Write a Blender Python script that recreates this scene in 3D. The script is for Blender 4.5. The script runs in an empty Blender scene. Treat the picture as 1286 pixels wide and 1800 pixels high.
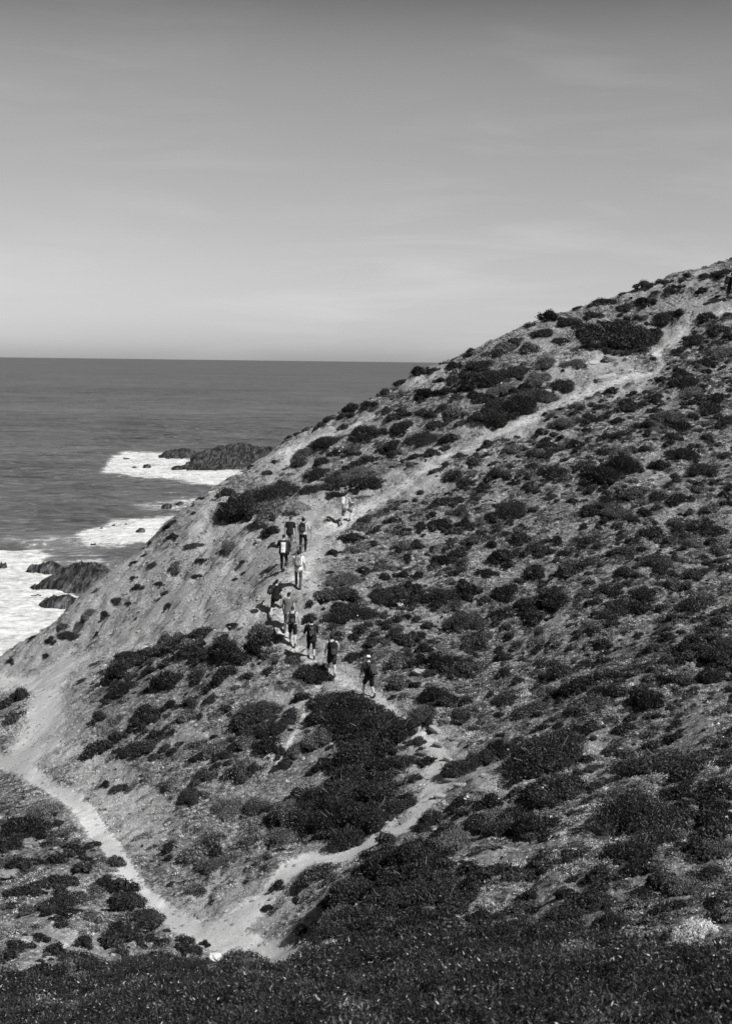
import bpy, math, random
import numpy as np
from mathutils import Vector, Matrix

random.seed(7); RNG = np.random.default_rng(11)
S = bpy.context.scene
COL = S.collection
R = math.radians

# ------------------------------------------------------------------ camera
FPX = 2500.0                       # focal length in pixels of the 1286x1800 photograph
PITCH = math.atan((900 - 634.5) / FPX); ROLL = R(0.70)
cam_d = bpy.data.cameras.new("camera"); cam = bpy.data.objects.new("camera", cam_d); COL.objects.link(cam)
cam_d.sensor_fit = 'VERTICAL'; cam_d.sensor_height = 36.0; cam_d.sensor_width = 36.0 * 1286 / 1800
cam_d.lens = FPX * 36.0 / 1800
cam_d.clip_start = 0.2; cam_d.clip_end = 120000
CAMM = (Matrix.Rotation(math.pi / 2 - PITCH, 4, 'X') @ Matrix.Rotation(ROLL, 4, 'Z'))
cam.matrix_world = CAMM
cam_d.dof.use_dof = True; cam_d.dof.focus_distance = 62.0; cam_d.dof.aperture_fstop = 2.4
S.camera = cam
CR = np.array(CAMM.to_3x3())

# ------------------------------------------------------------------ light
SUN_EL = R(47); SUN_AZ = R(131)     # azimuth clockwise from +Y (the view direction)
sun_dir = Vector((math.sin(SUN_AZ) * math.cos(SUN_EL), math.cos(SUN_AZ) * math.cos(SUN_EL), math.sin(SUN_EL)))
sd = bpy.data.lights.new("sun", 'SUN'); sd.energy = 5.0; sd.angle = R(0.53); sd.color = (1.0, 0.995, 0.99)
so = bpy.data.objects.new("sun", sd); COL.objects.link(so)
so.rotation_euler = sun_dir.to_track_quat('Z', 'Y').to_euler()

W = bpy.data.worlds.new("World"); S.world = W; W.use_nodes = True
nt = W.node_tree; nt.nodes.clear(); N = nt.nodes.new; L = nt.links.new
wo = N('ShaderNodeOutputWorld'); bg = N('ShaderNodeBackground'); L(bg.outputs[0], wo.inputs[0])
sky = N('ShaderNodeTexSky'); sky.sky_type = 'NISHITA'; sky.sun_disc = False
sky.sun_elevation = SUN_EL; sky.sun_rotation = SUN_AZ; sky.altitude = 50
sky.air_density = 1.0; sky.dust_density = 0.6; sky.ozone_density = 1.0
sep = N('ShaderNodeSeparateColor'); L(sky.outputs[0], sep.inputs[0])
SKY_POW, SKY_MUL = 1.0, 1.0
def mth(op, a, b=None, clamp=False, tree=None):
    n = (tree or nt).nodes.new('ShaderNodeMath'); n.operation = op; n.use_clamp = clamp
    for i, v in enumerate((a, b)):
        if v is None: continue
        if isinstance(v, (int, float)): n.inputs[i].default_value = v
        else: (tree or nt).links.new(v, n.inputs[i])
    return n.outputs[0]
def mrange(v, a, b, c, d, tree=None, smooth=False):
    t = tree or nt; n = t.nodes.new('ShaderNodeMapRange'); t.links.new(v, n.inputs[0])
    if smooth: n.interpolation_type = 'SMOOTHSTEP'
    for i, x in enumerate((a, b, c, d)): n.inputs[i + 1].default_value = x
    return n.outputs[0]
# black-and-white film behind a red filter: the red channel of the physical sky
red = mth('MULTIPLY', mth('POWER', sep.outputs[0], SKY_POW), SKY_MUL)
geo = N('ShaderNodeNewGeometry'); sx = N('ShaderNodeSeparateXYZ'); L(geo.outputs['Incoming'], sx.inputs[0])
elev = mth('ABSOLUTE', sx.outputs[2])
grad = N('ShaderNodeValToRGB'); L(mth('MULTIPLY', elev, 2.0, True), grad.inputs[0])
cr = grad.color_ramp; cr.interpolation = 'B_SPLINE'
SKY_STOPS = [(0.0, .76), (0.02, .87), (0.06, .95), (0.14, 1.07), (0.25, 1.17), (0.365, 1.25), (0.43, 1.12), (0.49, .74), (0.60, .42), (1.0, .26)]
SKY_STOPS = [(p_, v_ / 2) for p_, v_ in SKY_STOPS]
cr.elements[0].position = 0; cr.elements[0].color = (SKY_STOPS[0][1],) * 3 + (1,)
cr.elements[1].position = 1; cr.elements[1].color = (SKY_STOPS[-1][1],) * 3 + (1,)
for p_, v_ in SKY_STOPS[1:-1]:
    e_ = cr.elements.new(p_); e_.color = (v_, v_, v_, 1)
# thin cirrus veils
mp = N('ShaderNodeMapping'); L(geo.outputs['Incoming'], mp.inputs[0])
mp.inputs['Rotation'].default_value = (0.0, R(-14), 0.0); mp.inputs['Scale'].default_value = (3.4, 3.4, 24.0)
cn = N('ShaderNodeTexNoise'); L(mp.outputs[0], cn.inputs[0]); cn.inputs['Scale'].default_value = 2.1
cn.inputs['Detail'].default_value = 7; cn.inputs['Roughness'].default_value = .52; cn.inputs['Distortion'].default_value = .5
cm = N('ShaderNodeTexNoise'); L(geo.outputs['Incoming'], cm.inputs[0]); cm.inputs['Scale'].default_value = 3.5; cm.inputs['Detail'].default_value = 2
cir = mth('ADD', 1.0, mth('MULTIPLY', mrange(cn.outputs[0], .47, .72, 0, .13), mrange(cm.outputs[0], .40, .60, 0, 1)))
fin = mth('MULTIPLY', mth('MULTIPLY', red, mth('MULTIPLY', grad.outputs[0], 2.0)), cir)
L(fin, bg.inputs[0]); bg.inputs[1].default_value = 0.10

S.render.engine = 'CYCLES'
S.view_settings.view_transform = 'Standard'; S.view_settings.look = 'None'
S.view_settings.exposure = 0.0; S.view_settings.gamma = 1.0; S.view_settings.use_curve_mapping = False
S.render.resolution_x = 731; S.render.resolution_y = 1024

# ------------------------------------------------------------------ helpers
def ray(px, py):
    px = np.asarray(px, float); py = np.asarray(py, float)
    v = np.stack([(px - 643) / FPX, -(py - 900) / FPX, -np.ones_like(px)], -1)
    return v @ CR.T
def at_depth(px, py, d):            # the point of the pixel's ray whose world y equals d
    v = ray(px, py); return v * (np.asarray(d, float) / v[..., 1])[..., None]
def to_px(P):
    q = np.asarray(P, float) @ CR
    w = np.maximum(-q[..., 2], 1e-3)
    return 643 + FPX * q[..., 0] / w, 900 - FPX * q[..., 1] / w
SEA_Z = -55.0
def at_sea(px, py):
    v = ray(px, py); return v * (SEA_Z / v[..., 2])[..., None]

def hash2(ix, iy, seed):
    h = (ix.astype(np.int64) * 374761393 + iy.astype(np.int64) * 668265263 + seed * 974634777) & 0x7fffffff
    h = ((h ^ (h >> 13)) * 1274126177) & 0x7fffffff
    return ((h ^ (h >> 16)) & 0xffff) / 65535.0
def vnoise(x, y, seed=0):
    ix = np.floor(x); iy = np.floor(y); fx = x - ix; fy = y - iy
    ux = fx * fx * fx * (fx * (fx * 6 - 15) + 10); uy = fy * fy * fy * (fy * (fy * 6 - 15) + 10)
    a = hash2(ix, iy, seed); b = hash2(ix + 1, iy, seed); c = hash2(ix, iy + 1, seed); d = hash2(ix + 1, iy + 1, seed)
    return (a * (1 - ux) + b * ux) * (1 - uy) + (c * (1 - ux) + d * ux) * uy - .5
def fbm(x, y, f, o=4, seed=0, g=.5):
    r = 0; a = 1
    for i in range(o):
        r = r + a * vnoise(x * f + i * 17.3, y * f - i * 9.1, seed + i); f *= 2.03; a *= g
    return r

def make_mesh(name, V, F, mats=None, smooth=False, mi=None):
    me = bpy.data.meshes.new(name)
    V = np.asarray(V, np.float32); F = [f for f in F] if not isinstance(F, np.ndarray) else F
    if isinstance(F, np.ndarray):
        n, k = F.shape
        me.vertices.add(len(V)); me.vertices.foreach_set('co', V.ravel())
        me.loops.add(n * k); me.loops.foreach_set('vertex_index', F.ravel().astype(np.int32))
        me.polygons.add(n); me.polygons.foreach_set('loop_start', np.arange(0, n * k, k, dtype=np.int32))
        me.polygons.foreach_set('loop_total', np.full(n, k, np.int32))
        me.update(calc_edges=True)
    else:
        me.from_pydata(V.tolist(), [], F); me.update()
    for m in (mats if isinstance(mats, (list, tuple)) else [mats] if mats else []): me.materials.append(m)
    if mi is not None: me.polygons.foreach_set('material_index', np.asarray(mi, np.int32))
    if smooth: me.polygons.foreach_set('use_smooth', np.ones(len(me.polygons), bool))
    return me
def obj(name, me, parent=None, loc=None):
    o = bpy.data.objects.new(name, me); COL.objects.link(o)
    if parent is not None: o.parent = parent
    if loc is not None: o.location = loc
    return o
def tag(o, label=None, cat=None, group=None, kind=None):
    if label: o['label'] = label
    if cat: o['category'] = cat
    if group: o['group'] = group
    if kind: o['kind'] = kind
    return o

class MB:                            # collects closed shapes into one vertex / face list
    def __init__(s): s.V = []; s.F = []
    def add(s, V, F):
        b = len(s.V); s.V += [tuple(v) for v in V]; s.F += [tuple(i + b for i in f) for f in F]
    def loft(s, pts, rad, n=12, side=(1, 0, 0), cap=True):
        pts = [Vector(p) for p in pts]; rad = [(r, r) if isinstance(r, (int, float)) else r for r in rad]
        m = len(pts); V = []; rings = []
        P = []; Rr = []
        if cap:                      # rounded ends
            d0 = (pts[0] - pts[1]).normalized(); r0 = min(rad[0])
            P += [pts[0] + d0 * r0 * .75]; Rr += [(rad[0][0] * .55, rad[0][1] * .55)]
        P += pts; Rr += rad
        if cap:
            d1 = (pts[-1] - pts[-2]).normalized(); r1 = min(rad[-1])
            P += [pts[-1] + d1 * r1 * .75]; Rr += [(rad[-1][0] * .55, rad[-1][1] * .55)]
        m = len(P)
        for i in range(m):
            t = (P[min(i + 1, m - 1)] - P[max(i - 1, 0)]).normalized()
            sv = Vector(side); sv = sv - t * sv.dot(t)
            if sv.length < 1e-3: sv = Vector((0, 1, 0)) - t * t.y
            sv.normalize(); fv = t.cross(sv)
            for k in range(n):
                a = 2 * math.pi * k / n
                V.append(P[i] + sv * math.cos(a) * Rr[i][0] + fv * math.sin(a) * Rr[i][1])
        F = []
        for i in range(m - 1):
            for k in range(n):
                F.append((i * n + k, i * n + (k + 1) % n, (i + 1) * n + (k + 1) % n, (i + 1) * n + k))
        V.append(P[0] + (P[0] - P[1]).normalized() * min(Rr[0]) * .25); V.append(P[-1] + (P[-1] - P[-2]).normalized() * min(Rr[-1]) * .25)
        for k in range(n):
            F.append((m * n, (k + 1) % n, k)); F.append((m * n + 1, (m - 1) * n + k, (m - 1) * n + (k + 1) % n))
        s.add(V, F)
    def ell(s, c, r, M=None, nu=14, nv=10, p=1.0, zmin=-1):
        V = []; F = []
        c = Vector(c); M = M or Matrix.Identity(3)
        for j in range(1, nv):
            th = math.pi * j / nv
            for i in range(nu):
                ph = 2 * math.pi * i / nu
                x = math.sin(th) * math.cos(ph); y = math.sin(th) * math.sin(ph); z = math.cos(th)
                if p != 1.0:
                    f = lambda t: math.copysign(abs(t) ** p, t)
                    x = f(math.sin(th)) * f(math.cos(ph)); y = f(math.sin(th)) * f(math.sin(ph)); z = f(z)
                z = max(z, zmin)
                V.append(c + M @ Vector((x * r[0], y * r[1], z * r[2])))
        V.append(c + M @ Vector((0, 0, r[2]))); V.append(c + M @ Vector((0, 0, max(-1, zmin) * r[2])))
        q = nv - 1
        for j in range(q - 1):
            for i in range(nu):
                F.append((j * nu + i, (j + 1) * nu + i, (j + 1) * nu + (i + 1) % nu, j * nu + (i + 1) % nu))
        for i in range(nu):
            F.append((q * nu, i, (i + 1) % nu)); F.append((q * nu + 1, (q - 1) * nu + (i + 1) % nu, (q - 1) * nu + i))
        s.add(V, F)
    def mesh(s, name, mat, voxel=None, origin=(0, 0, 0), smooth=True, fold=0.0):
        me = make_mesh(name, [tuple(Vector(v) - Vector(origin)) for v in s.V], s.F, mat, smooth)
        if voxel:
            o = bpy.data.objects.new('tmp', me); COL.objects.link(o)
            m = o.modifiers.new('r', 'REMESH'); m.mode = 'VOXEL'; m.voxel_size = voxel; m.use_smooth_shade = True
            m2 = o.modifiers.new('s', 'SMOOTH'); m2.factor = .5; m2.iterations = 2
            dg = bpy.context.evaluated_depsgraph_get(); me2 = bpy.data.meshes.new_from_object(o.evaluated_get(dg))
            bpy.data.objects.remove(o); bpy.data.meshes.remove(me); me = me2; me.name = name
            if not me.materials: me.materials.append(mat)
            if fold:
                n = len(me.vertices); co = np.empty(n * 3, np.float32); me.vertices.foreach_get('co', co); co = co.reshape(-1, 3)
                nr = np.empty(n * 3, np.float32); me.vertex_normals.foreach_get('vector', nr); nr = nr.reshape(-1, 3)
                d = fbm(co[:, 0] * 1.2 + co[:, 1] + 5, co[:, 2] * .8 + co[:, 1] * .6 + 9, 14, 3, 5) * fold
                co = co + nr * d[:, None].astype(np.float32); me.vertices.foreach_set('co', co.ravel()); me.update()
        return me

# ------------------------------------------------------------------ materials (black-and-white photograph: neutral greys)
def new_mat(name):
    m = bpy.data.materials.new(name); m.use_nodes = True; t = m.node_tree
    b = t.nodes['Principled BSDF']; return m, t, b
def g4(v): return (v, v, v, 1)
def noise(t, co, scale, detail=4, rough=.55, dist=0.0):
    n = t.nodes.new('ShaderNodeTexNoise'); t.links.new(co, n.inputs[0])
    n.inputs['Scale'].default_value = scale; n.inputs['Detail'].default_value = detail
    n.inputs['Roughness'].default_value = rough; n.inputs['Distortion'].default_value = dist
    return n.outputs[0]
def bump(t, h, dist, strength=1.0, nrm=None):
    b = t.nodes.new('ShaderNodeBump'); t.links.new(h, b.inputs['Height'])
    b.inputs['Distance'].default_value = dist; b.inputs['Strength'].default_value = strength
    if nrm is not None: t.links.new(nrm, b.inputs['Normal'])
    return b.outputs[0]
def simple_mat(name, v, rough=.8, var=.25, scale=6, spec=.3, bmp=0.0):
    m, t, b = new_mat(name)
    tc = t.nodes.new('ShaderNodeTexCoord')
    n = noise(t, tc.outputs['Object'], scale, 5)
    c = mrange(n, .3, .7, v * (1 - var), v * (1 + var), t)
    t.links.new(c, b.inputs['Base Color']); b.inputs['Roughness'].default_value = rough
    b.inputs['Specular IOR Level'].default_value = spec
    if bmp: t.links.new(bump(t, n, bmp), b.inputs['Normal'])
    return m
def leaf_mat(name, v, rough=.55, spec=.3, trans=.25, var=.45):
    m, t, b = new_mat(name)
    g = t.nodes.new('ShaderNodeNewGeometry'); oi = t.nodes.new('ShaderNodeObjectInfo')
    w = noise(t, g.outputs['Position'], 1.3, 3)
    a = mrange(mth('POWER', g.outputs['Random Per Island'], 2.6, False, t), 0, 1, .62, .62 + 3.2 * var, t)
    c = mth('MULTIPLY', mth('MULTIPLY', a, v, False, t), mrange(w, .3, .7, .75, 1.3, t), False, t)
    c = mth('MULTIPLY', c, mrange(oi.outputs['Random'], 0, 1, .62, 1.75, t), False, t)
    t.links.new(c, b.inputs['Base Color']); b.inputs['Roughness'].default_value = rough
    b.inputs['Specular IOR Level'].default_value = spec
    tr = t.nodes.new('ShaderNodeBsdfTranslucent'); t.links.new(c, tr.inputs[0])
    mx = t.nodes.new('ShaderNodeMixShader'); mx.inputs[0].default_value = trans
    t.links.new(b.outputs[0], mx.inputs[1]); t.links.new(tr.outputs[0], mx.inputs[2])
    t.links.new(mx.outputs[0], t.nodes['Material Output'].inputs[0])
    return m
M = {}
M['leaf_dark'] = leaf_mat('shrub leaves dark', .023, .5, .35, .25, .9)
M['leaf_mid'] = leaf_mat('shrub leaves grey', .075, .55, .3, .25, .9)
M['leaf_pale'] = leaf_mat('pale downy leaves', .50, .7)
M['leaf_cover'] = leaf_mat('waxy ground cover leaves', .021, .34, .5, .2, 1.3)
M['grass'] = leaf_mat('dry grass', .36, .8, .2, .3, .7)
M['herb'] = leaf_mat('low herbs', .13, .75, .2, .25, .9)
M['petal'] = leaf_mat('white petals', .85, .6, .3, .3, .08)
M['twig'] = simple_mat('weathered twig', .16, .9)
M['stone'] = simple_mat('pale limestone chips', .42, .9, .35, 9, .2, .02)
M['stone_white'] = simple_mat('white quartz stone', .72, .85, .12, 5, .3, .02)
M['slate'] = simple_mat('weathered slate slabs', .25, .85, .4, 7, .3, .03)

# ground
def ground_material():
    m, t, b = new_mat('scree soil')
    g = t.nodes.new('ShaderNodeNewGeometry'); pos = g.outputs['Position']
    def attr(n):
        a = t.nodes.new('ShaderNodeAttribute'); a.attribute_name = n; return a.outputs['Fac']
    path = attr('trodden'); light = attr('bareness')
    n1 = noise(t, pos, .9, 6, .6); n2 = noise(t, pos, 6, 6, .65); n3 = noise(t, pos, 22, 6, .75)
    vo = t.nodes.new('ShaderNodeTexVoronoi'); t.links.new(pos, vo.inputs[0]); vo.inputs['Scale'].default_value = 17
    vo.inputs['Randomness'].default_value = 1
    sepc = t.nodes.new('ShaderNodeSeparateColor'); t.links.new(vo.outputs['Color'], sepc.inputs[0])
    litter = mth('MULTIPLY', mrange(n2, .38, .64, .06, .36, t), mrange(n1, .32, .68, .7, 1.3, t), False, t)
    litter = mth('MULTIPLY', litter, mrange(mth('POWER', sepc.outputs[0], 2.0, False, t), 0, 1, .62, 1.9, t), False, t)
    soil = mth('MULTIPLY', mrange(n2, .3, .7, .30, .47, t), mrange(n1, .3, .7, .86, 1.12, t), False, t)
    soil = mth('MULTIPLY', soil, mrange(n3, .3, .7, .60, 1.42, t), False, t)
    soil = mth('MULTIPLY', soil, mrange(sepc.outputs[1], 0, 1, .84, 1.2, t), False, t)
    trod = mth('MULTIPLY', mrange(n2, .3, .7, .47, .61, t), mrange(n3, .3, .7, .8, 1.15, t), False, t)
    def mix(f, a, c):
        x = t.nodes.new('ShaderNodeMix'); x.data_type = 'FLOAT'
        t.links.new(f, x.inputs[0]); t.links.new(a, x.inputs[2]); t.links.new(c, x.inputs[3]); return x.outputs[0]
    lf = mth('ADD', light, mrange(n1, .3, .7, -.25, .25, t), True, t)
    c = mix(lf, litter, soil)
    pf = mrange(mth('ADD', path, mth('ADD', mrange(n2, .3, .7, -.3, .3, t), mrange(n1, .3, .7, -.16, .16, t), False, t), False, t), .15, .78, 0, 1, t, True)
    c = mix(pf, c, trod)
    # hillside washed paler or stained in broad patches
    n0 = noise(t, pos, .22, 3)
    c = mth('MULTIPLY', c, mrange(n0, .3, .7, .86, 1.14, t), False, t)
    t.links.new(c, b.inputs['Base Color']); b.inputs['Roughness'].default_value = .95
    b.inputs['Specular IOR Level'].default_value = .15
    inv = mth('SUBTRACT', 1.0, mth('MULTIPLY', pf, .8, False, t), False, t)
    h = mth('MULTIPLY', mth('ADD', n2, mth('ADD', mth('MULTIPLY', n3, .75, False, t), mth('MULTIPLY', vo.outputs['Distance'], .25, False, t), False, t), False, t), inv, False, t)
    t.links.new(bump(t, h, .11, .9), b.inputs['Normal'])
    return m
M['ground'] = ground_material()

# ------------------------------------------------------------------ terrain: heights known along sight lines, spline between
CTRL = [  # photo x, photo y, distance
 # skyline of the ridge
 (1330,462,98),(1286,475,97),(1240,478,96),(1180,486,95),(1120,511,94),(1060,539,94),(1000,557,94),(950,566,94),(880,599,94),(800,632,94),(750,652,94),(700,685,94),
 (650,712,94),(600,736,94),(550,761,94),(500,780,93),(470,800,92),(440,819,91),(400,843,89),(370,864,88),(345,884,86),(310,914,84),(260,967,83),
 (210,1004,82),(150,1049,82),(80,1113,82),(30,1143,82),(0,1158,82),(-60,1180,82),(-130,1210,82),
 # flank under the skyline
 (1286,600,85),(1280,528,89),(1160,650,84),(1000,700,82),(850,775,79),(700,850,76),(605,920,73),(800,700,87),(1000,620,89),(1150,565,91),
 (700,780,84),(600,830,82),(520,850,84),(450,870,84),(400,930,80),(300,1050,75),(150,1130,77),(80,1200,71),(220,1080,77),(350,1000,77),(500,900,76),
 (530,968,69),(495,1003,65.5),(523,1033,63.5),(485,1075,62),(514,1135,60),(546,1158,58.5),(583,1188,57),(648,1222,54.5),
 (400,1080,68),(330,1120,67),(250,1160,66),(150,1200,66),
 # bowl and foot paths
 (250,1230,60),(350,1250,57),(150,1300,59),(60,1300,63),(0,1338,61),(-80,1300,66),(-80,1400,58),(100,1400,54.5),(200,1485,48.5),(300,1595,43),(400,1655,40),(500,1672,38.5),(545,1690,37),
 (450,1250,55.5),(500,1340,51),(400,1400,50),(300,1420,50.5),(400,1530,44.5),(500,1530,43),(600,1503,43),(600,1300,51),(650,1380,47),(700,1250,52),(740,1400,44.5),(790,1330,47),(680,1465,43),
 (560,1600,38.5),(640,1600,36),(760,1500,40),
 # right slope
 (900,1250,49.5),(900,1100,58),(900,950,66),(1000,850,71),(1286,850,67),(1286,700,77),(1100,1000,60),(1286,1000,58),(1100,1200,48),(1286,1200,46),
 (1100,1400,38),(1286,1400,36),(1100,1600,28.5),(1286,1600,26),(900,1450,40),(900,1600,31.5),(1400,900,63),(1400,1200,44),(1400,1500,29),(1400,650,82),(750,1100,59.5),(700,1000,66),(1000,1330,43.5),(760,1650,31),
 # left bottom
 (0,1500,47.5),(100,1600,40.5),(0,1700,34),(0,1800,27),(200,1700,33.5),(300,1690,35),(-100,1600,44),(-100,1800,30),(100,1500,47),(200,1600,41.5),
 # near carpet of plants
 (640,1800,20),(640,1740,23.5),(400,1800,21.5),(400,1735,27),(200,1800,23.5),(1000,1800,18.2),(1286,1800,17),(1000,1700,22.5),(1286,1700,20.5),(640,1690,28),(500,1712,29),
]
A = np.array(CTRL, float)
PTS = at_depth(A[:, 0], A[:, 1], A[:, 2])
extra = []
for (px, py, d) in CTRL[:30]:         # seaward side of the ridge
    p = at_depth(px, py, d)
    for dd, drop in ((7, 4.2), (22, 18), (45, 38)):
        extra.append((p[0] + (-.25 * dd if px < 500 else 0), p[1] + dd, max(p[2] - drop, -64)))
extra += [(0, 0, -1.75), (-6, 0, -1.9), (8, 0, -1.0), (0, 5, -3.4), (-5, 6, -4.2), (6, 6, -2.9), (0, 11, -6.0), (5, 11, -5.4), (-6, 12, -7.2), (-14, 10, -9), (14, 8, -2.5), (0, -12, 1.5), (-15, -10, -2), (20, -12, 5),
          (24, 12, -1.5), (26, 25, -3.8), (34, 45, -3.2), (38, 65, 1.5), (42, 85, 9), (46, 100, 12), (60, 40, 4), (70, 80, 14), (60, 5, 8),
          (-22, 20, -16), (-24, 35, -19.5), (-28, 50, -21.5), (-32, 62, -24), (-36, 75, -30), (-42, 84, -38), (-40, 20, -30), (-42, 45, -34), (-50, 65, -46), (-60, 80, -62), (-65, 40, -62), (-60, 10, -50), (-50, -20, -30)]
PTS = np.vstack([PTS, np.array(extra)])
def tps_fit(P, lam=.02):
    xy = P[:, :2] / 50.0; n = len(P)
    r2 = ((xy[:, None] - xy[None]) ** 2).sum(-1); K = .5 * r2 * np.log(r2 + 1e-12) + lam * .01 * np.eye(n)
    Q = np.hstack([np.ones((n, 1)), xy]); Mx = np.block([[K, Q], [Q.T, np.zeros((3, 3))]])
    w = np.linalg.solve(Mx, np.concatenate([P[:, 2], np.zeros(3)])); return xy, w
TX, TW = tps_fit(PTS)
def tps(x, y):
    out = np.empty(x.size); xs = x.ravel() / 50; ys = y.ravel() / 50
    for i in range(0, x.size, 40000):
        a = xs[i:i + 40000]; b = ys[i:i + 40000]
        r2 = (a[:, None] - TX[:, 0]) ** 2 + (b[:, None] - TX[:, 1]) ** 2
        out[i:i + 40000] = (.5 * r2 * np.log(r2 + 1e-12)) @ TW[:-3] + TW[-3] + TW[-2] * a + TW[-1] * b
    return out.reshape(x.shape)
def axis(a, b, step, lo, hi, g=1.13):
    c = list(np.arange(a, b, step)); s = step
    while c[-1] < hi: s *= g; c.append(c[-1] + s)
    s = step; f = []
    x = a
    while x > lo: s *= g; x -= s; f.append(x)
    return np.array(f[::-1] + c)
GX = axis(-31, 33, .175, -420, 700); GY = axis(14, 104, .175, -420, 520)
XX, YY = np.meshgrid(GX, GY)
inner = (XX > -70) & (XX < 75) & (YY > -22) & (YY < 150)
ZZ = np.full(XX.shape, -70.0)
ZZ[inner] = tps(XX[inner], YY[inner])
# beyond the known ground: a headland running on to the right and behind, sea to the left and ahead
far = 14 - .02 * np.abs(YY - 40) + .10 * np.clip(XX - 70, 0, 200) - .9 * np.clip(YY - 110, 0, 200) - .8 * np.clip(-20 - XX, 0, 200)
far = np.where(YY < 0, far - 14 + .02 * XX, far); far = np.clip(far, -75, 60)
def sst(a, b, v):
    t = np.clip((v - a) / (b - a), 0, 1); return t * t * (3 - 2 * t)
wgt = sst(-70, -52, XX) * (1 - sst(52, 75, XX)) * sst(-22, -8, YY) * (1 - sst(112, 150, YY))
ZZ = ZZ * wgt + far * (1 - wgt)
ZZ = np.where((XX < -60) & (YY > -50), np.minimum(ZZ, -62 + 0 * XX), ZZ)
vis = (YY > 1) & (YY < 110)
PXg, PYg = to_px(np.stack([XX, np.maximum(YY, 2), ZZ], -1))

# foot paths, drawn as lines that lie on the slopes: (x, y, half width in photo pixels)
PATHS = [
 (1.0, [(-90,1285,12),(0,1337,11),(70,1372,11),(150,1428,13),(200,1490,13),(250,1553,14),(310,1605,17),(370,1640,24),(430,1662,24),(500,1678,19),(545,1690,10)]),
 (1.0, [(120,1165,12),(85,1200,17),(85,1240,22),(80,1290,26),(50,1325,24)]),
 (.9, [(120,1165,12),(60,1200,13),(0,1195,14),(-90,1190,14)]),
 (1.0, [(395,1635,22),(440,1600,16),(480,1555,12),(510,1525,11),(550,1506,8),(600,1506,8),(640,1487,8),(680,1466,9),(722,1443,9),(745,1415,13)]),
 (.85, [(745,1415,14),(775,1370,26),(775,1330,25),(765,1300,16),(725,1272,10),(690,1245,10),(660,1225,12)]),
 (.68, [(660,1225,12),(625,1200,14),(585,1185,14),(545,1158,12),(515,1132,12),(495,1100,14),(488,1070,16),(500,1035,18),(530,1010,18),(545,975,18),(560,940,18),(600,915,16),(650,885,14),(700,857,11),(740,830,8),(790,798,7),(850,772,9),(910,738,10),(980,703,9),(1040,683,8),(1100,668,7),(1150,655,7),(1167,640,7),(1152,618,8),(1180,592,10),(1205,570,10),(1230,550,9),(1286,538,9),(1350,532,9)]),
 (.7, [(565,1195,7),(545,1235,6),(530,1275,6),(508,1305,6),(490,1335,5)]),
 (.6, [(545,1605,6),(588,1562,6),(603,1530,6),(640,1490,5)]),
 (.6, [(120,1165,9),(220,1138,9),(330,1105,9),(430,1078,9),(480,1062,9)]),
 (.7, [(470,803,6),(520,785,6),(560,770,6),(620,748,4),(660,728,3)]),
 (.5, [(0,1715,12),(60,1678,12),(130,1632,10),(175,1590,8),(205,1568,6)]),
 (.5, [(900,1290,8),(950,1290,8),(1010,1305,8),(1060,1320,8)]),
]
def path_mask(px, py, soft=.9):
    m = np.zeros(px.shape)
    for s, pl in PATHS:
        wf = 1.45 if pl[0][1] in (1285, 1635, 1165) else 1.0
        for (x0, y0, w0), (x1, y1, w1) in zip(pl[:-1], pl[1:]):
            sel = (px > min(x0, x1) - 70) & (px < max(x0, x1) + 70) & (py > min(y0, y1) - 60) & (py < max(y0, y1) + 60)
            if not sel.any(): continue
            a = px[sel]; b = py[sel]; dx = x1 - x0; dy = y1 - y0
            t = np.clip(((a - x0) * dx + (b - y0) * dy) / (dx * dx + dy * dy), 0, 1)
            dist = np.hypot(a - x0 - t * dx, (b - y0 - t * dy) * 1.2); w = (w0 + (w1 - w0) * t) * wf
            v = s * (1 - sst(.4, 1.75, dist / w)); m[sel] = np.maximum(m[sel], v)
    return m
# bare, pale ground: ellipses (x, y, rx, ry, strength)
BARE = [(300,1050,210,95,1.0),(120,1120,150,45,1.0),(60,1180,130,40,1.0),(90,1280,80,90,1.0),(180,1400,70,70,1.0),(250,1440,60,60,.8),(430,960,120,100,1.0),(500,820,70,40,.9),
 (560,930,60,70,1.0),(520,1040,55,60,1.0),(540,1150,60,40,.9),(600,1190,40,25,1.0),(700,850,110,30,.9),(800,800,90,28,.9),(900,750,90,26,1.0),(1050,665,110,34,1.0),(1180,590,50,32,1.0),(1240,540,60,20,1.0),
 (770,1340,55,75,1.0),(880,1370,60,35,1.0),(720,1440,40,25,.9),(450,1610,110,70,1.0),(400,1560,60,50,.8),(350,1600,80,50,1.0),(420,1200,60,30,.6),(340,1300,50,20,.6),(500,1240,50,30,.6),(400,1400,40,30,.4),
 (610,690,60,40,.6),(740,660,60,30,.7),(560,760,60,30,.8),(690,640,100,30,.6),(1120,505,60,20,.7),(1240,490,50,20,.6),(960,600,70,20,.5),(680,740,60,20,.5),
 (60,1620,60,30,.5),(140,1650,60,25,.6),(20,1720,40,20,.6),(120,1540,40,30,.5),(850,960,0,0,0),(1000,1080,60,20,.35),(720,1090,60,25,.4),(1050,1330,30,50,.5),(870,1520,60,25,.5),(960,1560,60,30,.5),(1120,1560,60,20,.5),(1230,1640,40,25,.3),(640,920,50,30,.6),(1150,830,30,40,.4)]
def bare_mask(px, py):
    m = np.zeros(px.shape)
    for x, y, rx, ry, s in BARE:
        if rx == 0: continue
        q = ((px - x) / rx) ** 2 + ((py - y) / ry) ** 2
        m = np.maximum(m, s * (1 - sst(.5, 1.4, q)))
    return m
pm = path_mask(PXg, PYg) * vis
bm = np.where(vis, np.maximum(bare_mask(PXg, PYg), .12), .2)
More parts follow.
